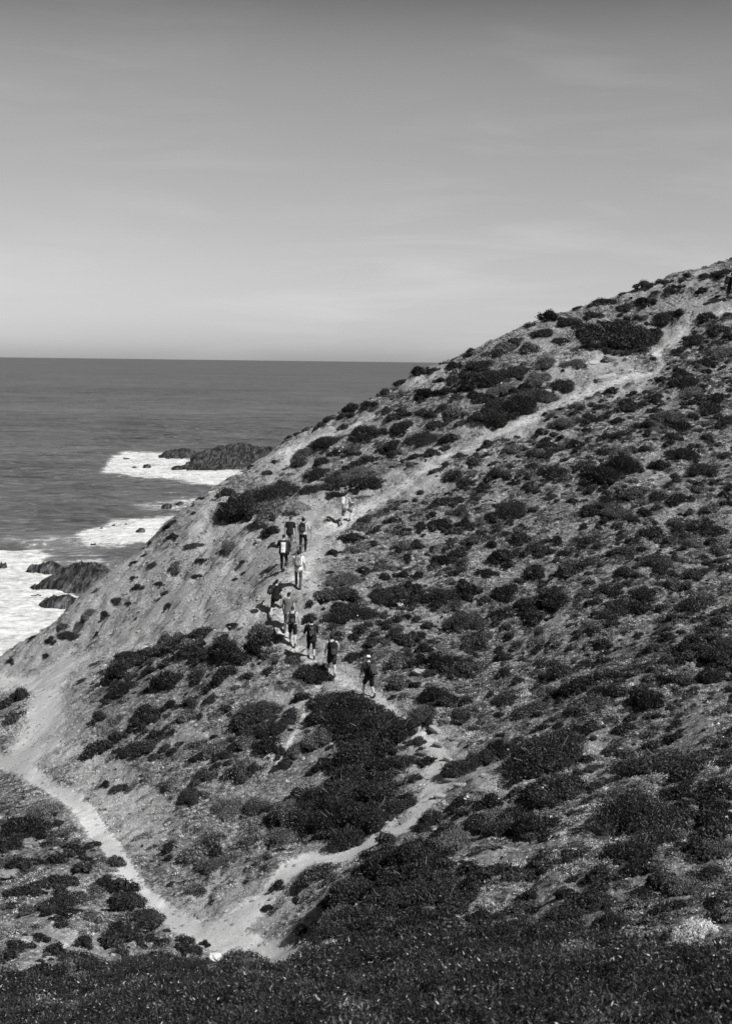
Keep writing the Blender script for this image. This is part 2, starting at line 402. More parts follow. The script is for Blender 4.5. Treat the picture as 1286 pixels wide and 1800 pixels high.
# relief too small for the spline
rough = (1 - .8 * np.clip(pm, 0, 1))
rel = .75 * fbm(XX, YY, .28, 3, 61) * (1 - sst(30, 38, YY)) + fbm(XX, YY, .16, 3, 3) * .55 + fbm(XX, YY, .55, 3, 21) * .26 * rough + fbm(XX + 3, YY, 1.7, 3, 31) * .12 * rough
rid = np.abs(fbm(XX * 1.6 + YY * .5, YY * .7 - XX * .3, .6, 3, 55)); rel += -.26 * np.clip(.14 - rid, 0, 1) / .14 * rough * np.clip(bm + .2, 0, 1)
near = sst(2, 12, np.hypot(XX, YY))
ZZ = ZZ + rel * near * np.where(YY < 30, .6, 1) - .05 * np.clip(pm, 0, 1)
def height(x, y):
    x = np.asarray(x, float); y = np.asarray(y, float)
    i = np.clip(np.searchsorted(GX, x) - 1, 0, len(GX) - 2); j = np.clip(np.searchsorted(GY, y) - 1, 0, len(GY) - 2)
    fx = (x - GX[i]) / (GX[i + 1] - GX[i]); fy = (y - GY[j]) / (GY[j + 1] - GY[j])
    return (ZZ[j, i] * (1 - fx) + ZZ[j, i + 1] * fx) * (1 - fy) + (ZZ[j + 1, i] * (1 - fx) + ZZ[j + 1, i + 1] * fx) * fy
def normal(x, y, e=.6):
    return Vector((float(height(x - e, y) - height(x + e, y)), float(height(x, y - e) - height(x, y + e)), 2 * e)).normalized()
def land(px, py):                     # where a sight line meets the hillside
    v = ray(px, py); v = v / v[..., 1:2]
    ts = np.arange(15.0, 100, .08)
    p = v[..., None, :] * ts[:, None]
    below = p[..., 2] < height(p[..., 0], p[..., 1])
    k = np.argmax(below, -1); ok = below.any(-1)
    t = np.where(ok, ts[k], 93.0)
    q = v * t[..., None]; q[..., 2] = height(q[..., 0], q[..., 1]); return q
ny, nx = XX.shape
V = np.stack([XX, YY, ZZ], -1).reshape(-1, 3)
idx = np.arange(ny * nx).reshape(ny, nx)
Fq = np.stack([idx[:-1, :-1], idx[:-1, 1:], idx[1:, 1:], idx[1:, :-1]], -1).reshape(-1, 4)
dzx = np.gradient(ZZ, GX, axis=1); dzy = np.gradient(ZZ, GY, axis=0)
NR = np.stack([-dzx, -dzy, np.ones_like(ZZ)], -1).reshape(-1, 3); NR /= np.linalg.norm(NR, axis=1, keepdims=True)
onpath = (pm.reshape(-1)[Fq].mean(1) > .5)
def terrain_piece(name, sel):
    F = Fq[sel]; u, inv = np.unique(F, return_inverse=True); F2 = inv.reshape(F.shape)
    me = make_mesh(name, V[u], F2, M['ground'], True)
    for n, arr in (('trodden', pm), ('bareness', bm)):
        a = me.attributes.new(n, 'FLOAT', 'POINT'); a.data.foreach_set('value', arr.reshape(-1)[u].astype(np.float32))
    me.normals_split_custom_set_from_vertices(NR[u].tolist())
    return tag(obj(name, me), kind='structure')
terrain_piece('ground', ~onpath); terrain_piece('path', onpath)

# ------------------------------------------------------------------ sea
def sea_material():
    m, t, b = new_mat('sea water')
    g = t.nodes.new('ShaderNodeNewGeometry'); pos = g.outputs['Position']
    a = t.nodes.new('ShaderNodeAttribute'); a.attribute_name = 'surf'; foam = a.outputs['Fac']
    mp = t.nodes.new('ShaderNodeMapping'); t.links.new(pos, mp.inputs[0]); mp.inputs['Scale'].default_value = (.55, 1.0, 1); mp.inputs['Rotation'].default_value = (0, 0, R(8))
    w1 = noise(t, mp.outputs[0], .045, 5, .6); w2 = noise(t, mp.outputs[0], .28, 5, .62); w3 = noise(t, mp.outputs[0], 1.4, 3, .6)
    mp2 = t.nodes.new('ShaderNodeMapping'); t.links.new(pos, mp2.inputs[0]); mp2.inputs['Scale'].default_value = (.35, 1.0, 1)
    w4 = noise(t, mp2.outputs[0], .0045, 6, .62)
    f1 = noise(t, mp.outputs[0], .10, 9, .74, 1.6); f2 = noise(t, pos, .5, 5, .7)
    ff = mth('ADD', foam, mth('ADD', mrange(f1, .3, .7, -.50, .50, t), mrange(f2, .3, .7, -.26, .26, t), False, t), False, t)
    fm = mrange(ff, .30, .82, 0, 1, t, True)
    # scattered whitecaps
    cap = mrange(w2, .70, .75, 0, .55, t)
    fm = mth('MAXIMUM', fm, mth('MULTIPLY', cap, mrange(w4, .45, .6, 0, 1, t), False, t), False, t)
    milk = mrange(ff, -.1, .55, 0, .14, t)
    deep = mrange(w4, .3, .7, .072, .122, t)
    deep = mth('ADD', deep, mth('ADD', mrange(w2, .3, .7, -.035, .035, t), mrange(w1, .3, .7, -.042, .042, t), False, t), False, t)
    deep = mth('ADD', deep, milk, False, t)
    x = t.nodes.new('ShaderNodeMix'); x.data_type = 'FLOAT'
    t.links.new(fm, x.inputs[0]); t.links.new(deep, x.inputs[2]); x.inputs[3].default_value = .74
    t.links.new(mrange(mth('ADD', f1, f2, False, t), .80, 1.12, .40, .80, t), x.inputs[3])
    t.links.new(x.outputs[0], b.inputs['Base Color'])
    t.links.new(mrange(fm, 0, 1, .42, .95, t), b.inputs['Roughness'])
    b.inputs['Specular IOR Level'].default_value = .22; b.inputs['IOR'].default_value = 1.33
    h = mth('ADD', mth('MULTIPLY', w1, 3.0, False, t), mth('ADD', mth('MULTIPLY', w2, 1.1, False, t), mth('MULTIPLY', w3, .25, False, t), False, t), False, t)
    t.links.new(bump(t, h, 1.0, .8), b.inputs['Normal'])
    return m
M['sea'] = sea_material()
FOAM = [  # patches of surf: polygon of sight lines to the water, strength
 (1.0, [(178,832),(198,802),(225,795),(290,797),(345,812),(420,830),(470,838),(440,850),(400,856),(340,848),(300,842),(240,838)]),
 (.86, [(135,940),(200,914),(250,908),(330,905),(360,905),(340,930),(300,955),(240,958),(180,966),(150,962),(138,952)]),
 (1.1, [(-260,930),(-60,955),(0,968),(60,966),(88,978),(70,990),(100,1020),(125,1040),(140,1080),(120,1130),(60,1180),(-60,1230),(-300,1260)]),
 (.52, [(230,886),(300,876),(380,872),(380,890),(300,896),(250,893)]),
 (.30, [(100,990),(0,940),(120,940),(190,985),(260,985),(240,1010),(180,1000)]),
]
def poly_sd(px, py, poly):            # signed distance, positive inside
    P = np.array(poly, float); d = np.full(px.shape, 1e9); ins = np.zeros(px.shape, bool)
    for (x0, y0), (x1, y1) in zip(P, np.roll(P, -1, 0)):
        dx = x1 - x0; dy = y1 - y0; t = np.clip(((px - x0) * dx + (py - y0) * dy) / (dx * dx + dy * dy), 0, 1)
        d = np.minimum(d, np.hypot(px - x0 - t * dx, (py - y0 - t * dy) * 2.2))
        c = ((y0 > py) != (y1 > py)) & (px < (x1 - x0) * (py - y0) / (y1 - y0 + 1e-9) + x0); ins ^= c
    return np.where(ins, d, -d)
SX = axis(-190, 30, 1.3, -60000, 60000, 1.3)
ys = [205.0]
while ys[-1] < 1200: ys.append(ys[-1] + max(.9, ys[-1] * .0032))
s = 5.0
while ys[-1] < 90000: s *= 1.3; ys.append(ys[-1] + s)
lo = [205.0]; s = 1.0
while lo[-1] > -60000: s *= 1.35; lo.append(lo[-1] - s)
SY = np.array(lo[:0:-1] + ys)
sx_, sy_ = np.meshgrid(SX, SY)
spx, spy = to_px(np.stack([sx_, np.maximum(sy_, 50), np.full(sx_.shape, SEA_Z)], -1))
fo = np.zeros(sx_.shape)
for st, poly in FOAM:
    v = st * np.clip(.5 + poly_sd(spx, spy, poly) / 20, 0, 1); fo = np.maximum(fo, v)
fo[(sy_ < 150)] = 0
swell = fbm(sx_ * .5, sy_, .055, 3, 71) * 1.3 + fbm(sx_ * .6, sy_, .25, 2, 77) * .45
swell *= ((sx_ > -190) & (sx_ < 30) & (sy_ > 205) & (sy_ < 1200))
surfz = SEA_Z + swell + fo * (.25 + .5 * fbm(sx_, sy_, .35, 3, 88))
sidx = np.arange(sx_.size).reshape(sx_.shape)
sF = np.stack([sidx[:-1, :-1], sidx[:-1, 1:], sidx[1:, 1:], sidx[1:, :-1]], -1).reshape(-1, 4)
me = make_mesh('sea', np.stack([sx_, sy_, surfz], -1).reshape(-1, 3), sF, M['sea'], True)
a = me.attributes.new('surf', 'FLOAT', 'POINT'); a.data.foreach_set('value', fo.reshape(-1).astype(np.float32))
tag(obj('sea', me), kind='structure')

def rock_material():
    m, t, b = new_mat('wet layered rock')
    tc = t.nodes.new('ShaderNodeTexCoord'); co = tc.outputs['Object']
    mp = t.nodes.new('ShaderNodeMapping'); t.links.new(co, mp.inputs[0]); mp.inputs['Scale'].default_value = (1.6, .12, .4); mp.inputs['Rotation'].default_value = (0, 0, R(14))
    n = noise(t, mp.outputs[0], .9, 6, .6); n2 = noise(t, co, .5, 5, .6)
    c = mth('MULTIPLY', mrange(mth('MULTIPLY', n, 1.0, False, t), .42, .68, .008, .13, t), mrange(n2, .35, .65, .45, 1.5, t), False, t)
    t.links.new(c, b.inputs['Base Color']); b.inputs['Roughness'].default_value = .6; b.inputs['Specular IOR Level'].default_value = .4
    t.links.new(bump(t, n, .5), b.inputs['Normal']); return m
M['searock'] = rock_material()
def sea_rock(name, label, px, py, wx, wy, hz, strike=.2, ribs=.5, tilt=0.0, seed=1, group=None, step=None, skew=0.0):
    c = at_sea(px, py); step = step or max(wx / 70, .12)
    nx_ = max(12, int(wx / step)); ny_ = max(12, int(wy / step))
    nx_ = min(nx_, 110); ny_ = min(ny_, 90)
    x, y = np.meshgrid(np.linspace(-1.1, 1.1, nx_), np.linspace(-1.1, 1.1, ny_))
    X = x * wx / 2; Y = y * wy / 2
    q = (x - skew * y) ** 2 + y ** 2 + fbm(X, Y, 2.2 / max(wx, wy) * 2, 4, seed) * .9
    env = np.clip(1 - q, -.5, 1)
    env = np.sign(env) * np.abs(env) ** .42
    acr = X * math.cos(strike) + Y * math.sin(strike)
    fr = ribs * 12 / wx
    s = acr * fr + fbm(X, Y, 3 / wx, 3, seed + 4) * 1.4; saw = s - np.floor(s)
    s2 = s * 2.7 + .3; saw2 = s2 - np.floor(s2)
    blk = hash2(np.floor(s), np.floor(Y * 5 / wy + hash2(np.floor(s), 0 * s, seed) * 3), seed)
    Z = hz * env * (.62 + .13 * blk + .15 * saw + .07 * saw2 + tilt * y + .55 * fbm(X, Y, 2.4 / wx, 3, seed + 9) + .12 * x)
    Z = np.where(env < 0, -1.5 - hz * .3, Z)
    X = X + fbm(Y, Z, 6 / wx, 2, seed + 2) * wx * .03
    ii = np.arange(X.size).reshape(X.shape)
    F = np.stack([ii[:-1, :-1], ii[:-1, 1:], ii[1:, 1:], ii[1:, :-1]], -1).reshape(-1, 4)
    me = make_mesh(name, np.stack([X, Y, Z], -1).reshape(-1, 3), F, M['searock'], False)
    o = obj(name, me, loc=(c[0], c[1], SEA_Z))
    return tag(o, label, 'rock', group)
sea_rock('reef', 'long jagged dark reef with upright strata behind the upper surf', 422, 815, 60, 60, 8.2, .35, 1.5, .35, 3)
sea_rock('reef', 'low dark reef arm at the seaward tip of the long jagged reef', 313, 804, 21, 36, 4.6, -.9, 1.2, .15, 14)
sea_rock('reef', 'flat sloping rock shelf in the foam just under the long jagged reef', 376, 824, 38, 36, 3.0, 1.2, 1.2, .1, 25)
sea_rock('reef', 'streaked dark slate reef running down into the large surf at left', 126, 1028, 16, 36, 4.4, .22, 2.0, .55, 36, skew=.2)
sea_rock('reef', 'thin spur of rock left of the streaked slate reef top', 78, 1003, 9, 8, 2.2, .3, 1.2, .2, 41)
sea_rock('reef', 'small pale washed ledge between the streaked reef and the hillside', 106, 1062, 8, 12, 2.2, .5, 1.5, .3, 47)
for i, (px, py, w, h, lab) in enumerate([
    (247, 936, 3.4, 1.9, 'largest dark rock standing in the middle patch of surf'), (164, 960, 2.0, 1.0, 'small rock at the lower left tip of the middle surf patch'),
    (293, 890, 4.6, 1.1, 'low rock just left of its neighbour in the water below the long reef'), (316, 887, 3.8, 1.3, 'low rock nearest the cliff in the water below the long reef'),
    (6, 998, 2.2, 1.8, 'lone dark rock in the white surf at the left edge'), (258, 821, 5.0, 1.9, 'dark boulder in the foam of the upper surf patch'),
    (236, 822, 2.6, .8, 'tiny rock just left of the dark boulder in the upper surf'), (222, 807, 4.5, .9, 'flat rock near the far edge of the upper surf patch'),
    (272, 806, 2.6, 1.0, 'tiny rock between upper surf and the low reef arm'), (222, 922, 1.0, .6, 'tiny rock above the largest rock in the middle surf'),
    (200, 924, 1.1, .6, 'tiny rock upper left of the largest rock in the middle surf'), (178, 929, 1.3, .5, 'tiny wet rock farthest left in the middle surf'),
    (218, 940, 1.4, .6, 'tiny rock immediately left of the largest rock in middle surf')]):
    sea_rock('sea_rock', lab, px, py, w * .85, w * 1.3, h * .8, .4, 1, .2, 60 + i * 7, 'small rocks standing in the surf', step=w / 16)

# ------------------------------------------------------------------ plants
def leafy(n, seed, leaf, r=1.0, h=.5, lumps=9, core=True, sharp=.0, spread=.75, blade=1.0):
    g = np.random.default_rng(seed)
    ang = g.random(lumps) * 6.283; rad = g.random(lumps) ** .6 * spread * r
    cx = rad * np.cos(ang); cy = rad * np.sin(ang); lr = r * (.20 + .26 * g.random(lumps)); lr[0] = .50 * r; cx[0] = cy[0] = 0
    cz = h * (1 - (rad / r) ** 2) * .45
    w = lr ** 2; w /= w.sum(); k = g.choice(lumps, n, p=w)
    d = g.normal(size=(n, 3)); d /= np.linalg.norm(d, axis=1, keepdims=True); d[:, 2] = np.abs(d[:, 2]) * 1.0 - .12
    rr = (.62 + .42 * g.random(n) ** .8)[:, None]; loose = g.random(n) < .16; rr[loose] *= 1.35
    hs = h / (.9 * r)
    c = np.stack([cx[k], cy[k], cz[k]], 1) + d * lr[k][:, None] * rr * np.array([1, 1, hs * 1.15])
    c[:, 2] = np.maximum(c[:, 2], -.04 * r)
    nrm = d * .8 + g.normal(size=(n, 3)) * .75; nrm /= np.linalg.norm(nrm, axis=1, keepdims=True)
    a = np.cross(nrm, g.normal(size=(n, 3))); a /= np.linalg.norm(a, axis=1, keepdims=True); b = np.cross(nrm, a)
    L_ = leaf * (.6 + .8 * g.random(n))[:, None]
    V = np.stack([c - a * L_, c + b * L_ * .45 * blade, c + a * L_, c - b * L_ * .45 * blade], 1).reshape(-1, 3)
    F = np.arange(4 * n).reshape(n, 4)
    Vs = [V]; Fs = [F]; base = len(V)
    if core:
        mb = MB()
        for i in range(lumps):
            mb.ell((cx[i], cy[i], cz[i] * .8 - .05 * r), (lr[i] * .62, lr[i] * .62, lr[i] * .62 * hs), nu=8, nv=6)
        cv = np.array(mb.V); cv += g.normal(size=cv.shape) * .02 * r
        F4 = np.array([f if len(f) == 4 else (f[0], f[1], f[2], f[2]) for f in mb.F])
        return V, F, cv, mb.F
    return V, F, None, None
def foliage_mesh(name, mat, *a, **k):
    V, F, cv, cf = leafy(*a, **k)
    if cv is None: return make_mesh(name, V, F, mat)
    allF = [tuple(f) for f in F.tolist()] + [tuple(i + len(V) for i in f) for f in cf]
    return make_mesh(name, np.vstack([V, cv]), allF, mat)
def stem_mesh(name, seed, r=1.0, h=.5, n=9):
    g = random.Random(seed); mb = MB()
    for i in range(n):
        a = g.random() * 6.283; q = g.uniform(.3, .8) * r
        mb.loft([(0, 0, -.05), (q * .4 * math.cos(a), q * .4 * math.sin(a), h * .25), (q * math.cos(a), q * math.sin(a), h * g.uniform(.5, .95))], [.035 * r, .02 * r, .008 * r], n=5)
    return mb.mesh(name, M['twig'])
SH = {'dark': [], 'mid': [], 'pale': []}
for k, mat in (('dark', M['leaf_dark']), ('mid', M['leaf_mid']), ('pale', M['leaf_pale'])):
    for i in range(9 if k != 'pale' else 2):
        SH[k].append((foliage_mesh('foliage', mat, 1900, 100 + i * 7, .062, h=.5, lumps=9 + i % 5, spread=.85), foliage_mesh('foliage', mat, 8500, 300 + i * 7, .031, h=.5, lumps=16 + i % 7, spread=.85), foliage_mesh('foliage', mat, 17000, 700 + i * 7, .020, h=.5, lumps=26 + i % 7, spread=.85) if i < 3 else None))
STEM = [stem_mesh('stems', 5 + i) for i in range(3)]

# bushes that can be made out one by one: x, y, half width, half height (photo pixels), tone
B_ = """
1085 590 70 30 d;1010 640 24 13 m;1163 562 20 9 d;880 735 28 14 d;915 712 34 17 d;950 695 28 12 d;985 680 22 10 d;1240 468 14 7 d;1185 474 11 5 d;1153 481 8 4 d;1090 514 9 5 d;1057 532 20 7 d;1015 541 10 5 d
965 553 20 6 d;930 566 10 5 d;1270 482 15 8 d;1170 496 9 6 d;1130 501 15 8 m;1100 541 14 7 d;1132 530 18 7 d;1180 512 17 8 d;1232 511 10 5 m;1192 549 12 6 d;1000 568 22 9 d;950 585 20 8 d;905 600 15 8 d;1040 555 16 8 d
985 600 14 8 d;930 612 18 8 m;960 640 20 10 d;910 650 24 11 d;945 668 22 10 m;870 620 18 8 d;890 612 18 8 m;842 642 24 11 d;865 665 32 15 d;842 698 20 11 d;882 684 24 13 d;856 730 24 13 d;878 712 24 14 d;872 747 14 8 d;840 730 14 10 d;810 745 12 8 d;797 727 18 11 m
600 838 25 14 d;630 835 29 18 d;655 850 22 16 d;640 812 22 12 d;590 855 18 11 d;585 871 14 7 d;545 863 24 15 d;557 832 22 13 d;527 815 18 11 d;540 797 20 11 d;565 813 14 7 d;575 778 29 9 d;592 795 14 6 d;625 787 18 9 d;635 770 22 8 d;640 758 24 10 d;665 762 14 8 m;604 750 10 6 d
710 750 22 11 d;692 734 14 8 d;680 722 12 7 d;704 720 9 6 d;740 723 9 7 d;755 730 15 7 d;745 770 28 17 d;765 748 16 8 d;790 737 14 9 m;750 698 22 6 d;785 690 14 6 d;800 698 12 8 d;780 717 14 8 m;691 782 17 9 d;691 800 14 9 d;730 802 11 7 d;712 810 10 5 d;757 798 16 8 d;790 772 17 9 d
782 789 11 6 d;856 781 12 6 d;808 803 12 6 d;783 817 8 4 d;830 812 16 9 d;800 838 18 11 d;820 850 16 9 d;873 833 18 9 d;850 855 14 9 d;777 883 18 11 d;797 645 15 7 d;798 667 14 8 d;820 680 16 8 d;772 669 10 5 d;738 688 10 5 m;702 673 12 7 d;738 655 18 7 d;764 651 9 5 d;779 634 10 5 d;676 691 14 7 d
647 713 14 6 d;617 718 16 6 d;619 729 8 5 d;604 731 10 5 d;578 738 10 5 d;563 748 10 6 d;540 754 8 5 d;522 763 9 4 d;508 769 8 4 d
410 905 30 17 d;450 885 38 24 d;490 870 33 19 d;475 905 28 15 d;478 935 18 8 d;398 868 13 9 d;303 942 17 7 d;342 958 19 8 m;404 956 30 11 d;237 987 10 6 d;269 991 12 7 d;307 995 23 8 m;356 985 18 7 d;346 1013 12 6 m;283 1027 18 7 m;243 1031 18 7 m;210 1053 19 8 d;297 1063 13 8 d;226 1060 10 5 d
158 1076 18 9 d;109 1100 20 9 d;141 1096 24 11 m;121 1116 27 9 m;186 1080 16 8 d;90 1125 18 7 m;60 1118 11 9 d;235 1015 9 5 m;427 988 10 6 m;429 1007 7 5 d;414 1017 6 5 m;441 821 9 4 d;469 833 9 5 d;483 813 6 3 d;352 876 6 4 d;303 920 7 6 d;412 1098 18 7 m;20 1162 14 4 m;82 1152 9 4 m
216 1177 29 13 d;231 1155 14 9 d;191 1199 14 8 d;219 1209 27 13 d;293 1199 24 13 d;298 1135 29 13 d;256 1254 20 16 d;264 1267 16 11 d;174 1316 23 15 d;231 1284 8 7 d;234 1316 20 13 d;264 1311 18 15 d;174 1262 16 8 m;144 1194 9 9 d;209 1388 12 11 d;186 1381 9 5 d;37 1224 17 9 d;15 1236 16 8 d;25 1264 20 11 m;273 1333 14 8 d
357 1120 22 10 d;335 1137 24 13 d;312 1137 20 14 d;400 1145 34 15 d;357 1152 18 10 d;459 1112 22 10 d;457 1132 22 11 d;419 1160 20 10 d;394 1187 20 13 d;357 1177 14 11 d;549 1182 27 17 d;519 1165 17 9 m;564 1195 20 9 d;459 1249 30 15 m;479 1284 25 15 d;439 1269 24 12 d;506 1267 11 10 d;434 1304 18 13 d
474 1311 22 12 d;494 1321 14 10 d;496 1344 12 11 d;524 1319 16 13 d;394 1326 12 12 d;360 1364 20 13 m;372 1229 12 8 m;337 1234 14 9 m;305 1199 18 13 d;382 1319 20 12 m;447 1351 12 10 d;516 1234 6 4 d;330 1260 18 10 m;300 1240 14 9 m;420 1360 24 12 m;340 1400 26 12 m;400 1425 28 13 m;300 1380 18 10 m
575 1235 30 19 d;620 1240 34 19 d;600 1275 44 24 d;660 1280 38 26 d;700 1285 27 20 d;566 1300 28 18 d;640 1320 42 26 d;690 1340 28 23 d;620 1370 38 20 d;600 1395 42 23 d;670 1390 40 26 d;700 1420 26 20 d;555 1400 33 23 d;540 1440 38 23 d;600 1440 43 26 d;660 1435 38 23 d;610 1475 33 16 d;505 1430 33 20 m;495 1470 29 16 m;455 1420 26 13 m
753 1341 16 11 d;730 1369 11 7 d;810 1349 25 20 d;850 1335 28 15 d;880 1320 28 13 d;740 1258 25 13 d;763 1228 27 16 d;887 1233 14 13 d;810 1256 18 11 m;733 1303 12 9 m;754 1447 25 13 d;810 1415 18 13 d;861 1410 21 15 d;875 1433 28 17 d;890 1457 28 17 d;833 1457 24 12 d;800 1480 38 17 m
730 1505 50 22 d;665 1530 45 24 d;740 1545 52 28 d;620 1570 40 26 d;690 1590 50 28 d;770 1590 46 28 d;640 1620 45 24 d;720 1640 50 23 d;598 1604 27 21 d;800 1560 36 26 d;580 1642 28 18 d;851 1611 25 20 d
960 1332 64 45 d;986 1395 46 28 d;950 1385 24 18 d;1175 1334 44 42 d;1118 1432 76 50 d;1165 1480 34 24 d;1270 1445 38 36 d;1095 1282 14 14 d;1039 1246 18 14 d;1138 1232 29 16 d;1012 1209 27 15 d;986 1183 25 15 d;1059 1186 23 13 d;926 1249 21 20 d;890 1225 16 12 m
886 1186 14 8 d;1045 1352 12 12 d;1274 1342 14 16 d;1251 1193 27 14 d;1268 1146 33 20 d;1277 1246 14 16 d;943 1458 42 20 d;1072 1216 20 8 d;1148 1143 14 7 d;905 1440 30 16 d
881 1532 24 25 d;911 1542 23 20 d;992 1616 38 26 d;921 1596 24 20 d;1062 1591 28 13 d;1120 1500 44 26 d;1122 1530 36 22 d;1243 1490 34 28 m;1258 1591 20 19 d;1072 1634 38 15 d;1273 1664 20 13 d;1200 1560 34 20 m;1240 1540 30 18 d
50 1452 33 28 d;14 1482 20 16 d;12 1512 17 24 d;50 1562 19 20 d;117 1549 20 20 m;100 1592 27 20 d;100 1616 12 8 d;32 1664 21 15 d;70 1651 14 9 d;189 1549 16 15 d;199 1519 19 11 d;229 1582 29 20 d;206 1639 22 12 d;149 1659 22 9 d;22 1589 8 9 d;45 1601 16 13 m;104 1470 18 8 m;159 1619 20 9 m;261 1614 27 18 m;78 1435 38 11 m;304 1554 8 6 d
345 1500 24 16 m;372 1520 28 13 m;380 1480 20 11 m;553 1540 23 21 d;490 1558 14 9 m;360 1661 10 5 d;343 1674 14 7 d;520 1585 12 8 m;530 1640 14 8 m;470 1600 10 6 m;373 1585 5 4 d
1065 770 14 8 d;973 833 27 15 d;926 830 14 11 d;930 860 15 9 d;903 848 10 5 d;1059 796 17 9 d;1098 796 18 10 d;1195 800 25 9 d;1098 823 38 13 d;1059 840 33 15 d;1112 869 24 13 d;1065 876 13 9 d;1195 879 20 9 d;1158 873 14 8 d;1224 860 16 13 d;1234 826 27 17 d;1274 800 12 8 d;1009 883 14 7 d;1082 899 25 13 d;1039 902 18 9 d
900 899 37 16 d;870 836 18 11 d;966 873 10 8 d;910 945 18 13 d;976 949 16 9 d;1039 952 18 11 d;1102 969 22 12 d;1148 936 23 13 d;1241 932 31 14 d;886 979 24 15 d;940 965 21 11 d;943 1005 22 13 d;996 999 24 17 d;1036 989 14 9 d;1152 989 27 11 d;1098 1005 20 11 d;893 1042 29 13 d;973 1055 33 17 d;1029 1045 16 11 d;1062 1038 17 10 d
1132 1042 25 13 d;1092 1065 30 17 d;1221 1065 33 23 d;1277 999 12 9 d;930 1078 16 13 d;1072 1085 18 9 m;1175 1085 20 12 m;876 1085 21 15 d;1277 1068 14 18 d;642 912 14 8 d;632 927 19 11 d;689 915 12 7 d;664 928 7 5 d;620 950 23 8 d;742 927 14 7 d;774 925 20 8 d;587 973 12 8 m;620 970 18 8 m;709 957 19 9 d;734 960 12 9 d
809 900 20 9 m;799 935 16 8 d;834 952 22 10 d;809 972 16 10 d;781 987 22 9 d;868 907 14 10 d;674 999 18 8 d;674 1014 10 6 d;707 1012 14 8 d;734 1012 12 7 d;600 1019 27 11 d;642 1004 16 9 m;672 1049 25 15 d;699 1039 20 11 d;734 1032 12 9 d;729 1054 20 13 d;779 1049 29 15 d;816 1037 24 13 d;794 1064 20 9 d;856 1012 20 6 d;871 984 14 11 d
575 1044 19 15 m;605 1042 20 12 m;640 1079 25 11 d;597 1084 29 11 d;814 1096 33 13 m;868 1086 16 16 m;657 1129 12 10 d;625 1121 12 8 d;709 1129 24 9 m;744 1144 14 8 d;764 1169 29 15 d;784 1180 21 13 d;829 1131 21 11 m;834 1174 20 12 d;642 1148 12 9 d;617 1159 12 8 m;700 1170 20 10 m;700 1205 22 12 m
1240 640 18 8 d;1200 660 16 7 d;1165 668 12 6 d;1215 690 22 10 d;1260 700 18 9 d;1200 675 26 10 d;1150 700 18 9 d;1100 710 16 8 d;1075 690 12 5 d;1110 718 20 9 d;1150 722 13 8 d;1175 735 24 11 d;1250 720 24 10 d;1085 740 12 6 d;1135 748 17 8 d;1060 718 16 7 d;1200 752 20 8 d;1243 770 14 10 d;1180 770 18 7 d;1090 765 16 8 d;1030 757 10 5 d
1220 600 20 9 d;1260 580 18 8 d;1265 620 22 9 m;1195 615 12 7 d;1240 560 16 8 m;950 760 14 7 d;1010 782 14 7 d;960 785 18 8 d;990 745 22 9 m;1040 740 16 7 m;905 790 20 8 m;1130 790 14 7 m;1160 820 18 7 m;1275 745 14 8 d;1275 870 12 10 d;1250 895 18 9 m;1190 920 18 8 m;1180 955 20 9 m;1262 970 18 9 m;1220 1010 22 9 m;1180 1025 20 9 m
"""
bushes = []
for row in B_.strip().split('\n'):
    for it in row.split(';'):
        x, y, a, b, t = it.split(); bushes.append([float(x), float(y), float(a), float(b), 'dark' if t == 'd' else 'mid'])
for i_, b_ in enumerate(bushes):
    if i_ % 4 == 1 and b_[2] < 30: b_[4] = 'mid'
bushes += [[525, 896, 19, 9, 'pale'], [1224, 1641, 38, 20, 'pale'], [648, 1620, 12, 11, 'pale'], [533, 890, 11, 6, 'pale']]
q = np.array([b[:2] for b in bushes]); HP = land(q[:, 0], q[:, 1] + np.array([b[3] for b in bushes]) * .35)
order = np.argsort([-b[2] * b[3] for b in bushes]); keep = set(order[:292].tolist()) | {i for i, b in enumerate(bushes) if b[4] == 'pale'}

LANDMARKS = [  # phrase, x, y
 ('the hiker in the white cap', 640, 1190), ('the black-clad hiker with dark bushy hair', 546, 1120), ('the hiker with the long trekking pole beside the white cap', 580, 1150),
 ('the lone hiker ahead of the group', 605, 895), ('the hiker cut by the right edge', 1280, 505), ('the pair of hikers at the front of the line', 520, 935),
 ('the hiker in the white-backed shirt', 492, 965), ('the grey-shirted hiker', 502, 1070), ('the fork of the two lower paths', 410, 1640), ('the white stone below the fork', 378, 1686),
 ('the corner where the middle path turns uphill', 735, 1435), ('the eroded gully', 775, 1335), ('the bend of the upper trail', 1160, 645), ('the giant oval bush below the skyline', 1085, 590),
 ('the round boulder by the upper trail', 958, 688), ('the largest bush above the left cliff', 450, 885), ('the pale flowering bush at the trail', 527, 893), ('the bright path at the left edge', 10, 1340),
 ('the bare saddle at far left', 85, 1185), ('the bare saddle where the ridge meets the sea view', 510, 800), ('the highest point of the skyline', 1240, 468), ('the streaked slate reef', 130, 1020),
 ('the long jagged reef', 430, 800), ('the midpoint of the lower left path', 215, 1505), ('the narrow side path above the dark thicket', 520, 1290), ('the dark thicket in the centre', 630, 1360),
 ('the big dark mound above the bottom edge', 710, 1570), ('the large round bush on the right slope', 960, 1330), ('the widest bush low on the right slope', 1125, 1412), ('the pale leafy patch at lower right', 1224, 1641),
 ('the light rock in the middle of the slope', 739, 1181), ('the lower right corner', 1270, 1720), ('the bottom left corner', 20, 1700), ('the middle of the right edge', 1270, 960), ('the wide scree below the upper trail', 900, 760),
 ('the smooth half-buried rock right of the hikers', 702, 1062), ('the white flowers on the right slope', 1060, 1000), ('the long thin bush on the ridge', 965, 553), ('the sloping bare flank above the surf', 250, 1060), ('the lowest hiker of the closely bunched five', 514, 1100)]
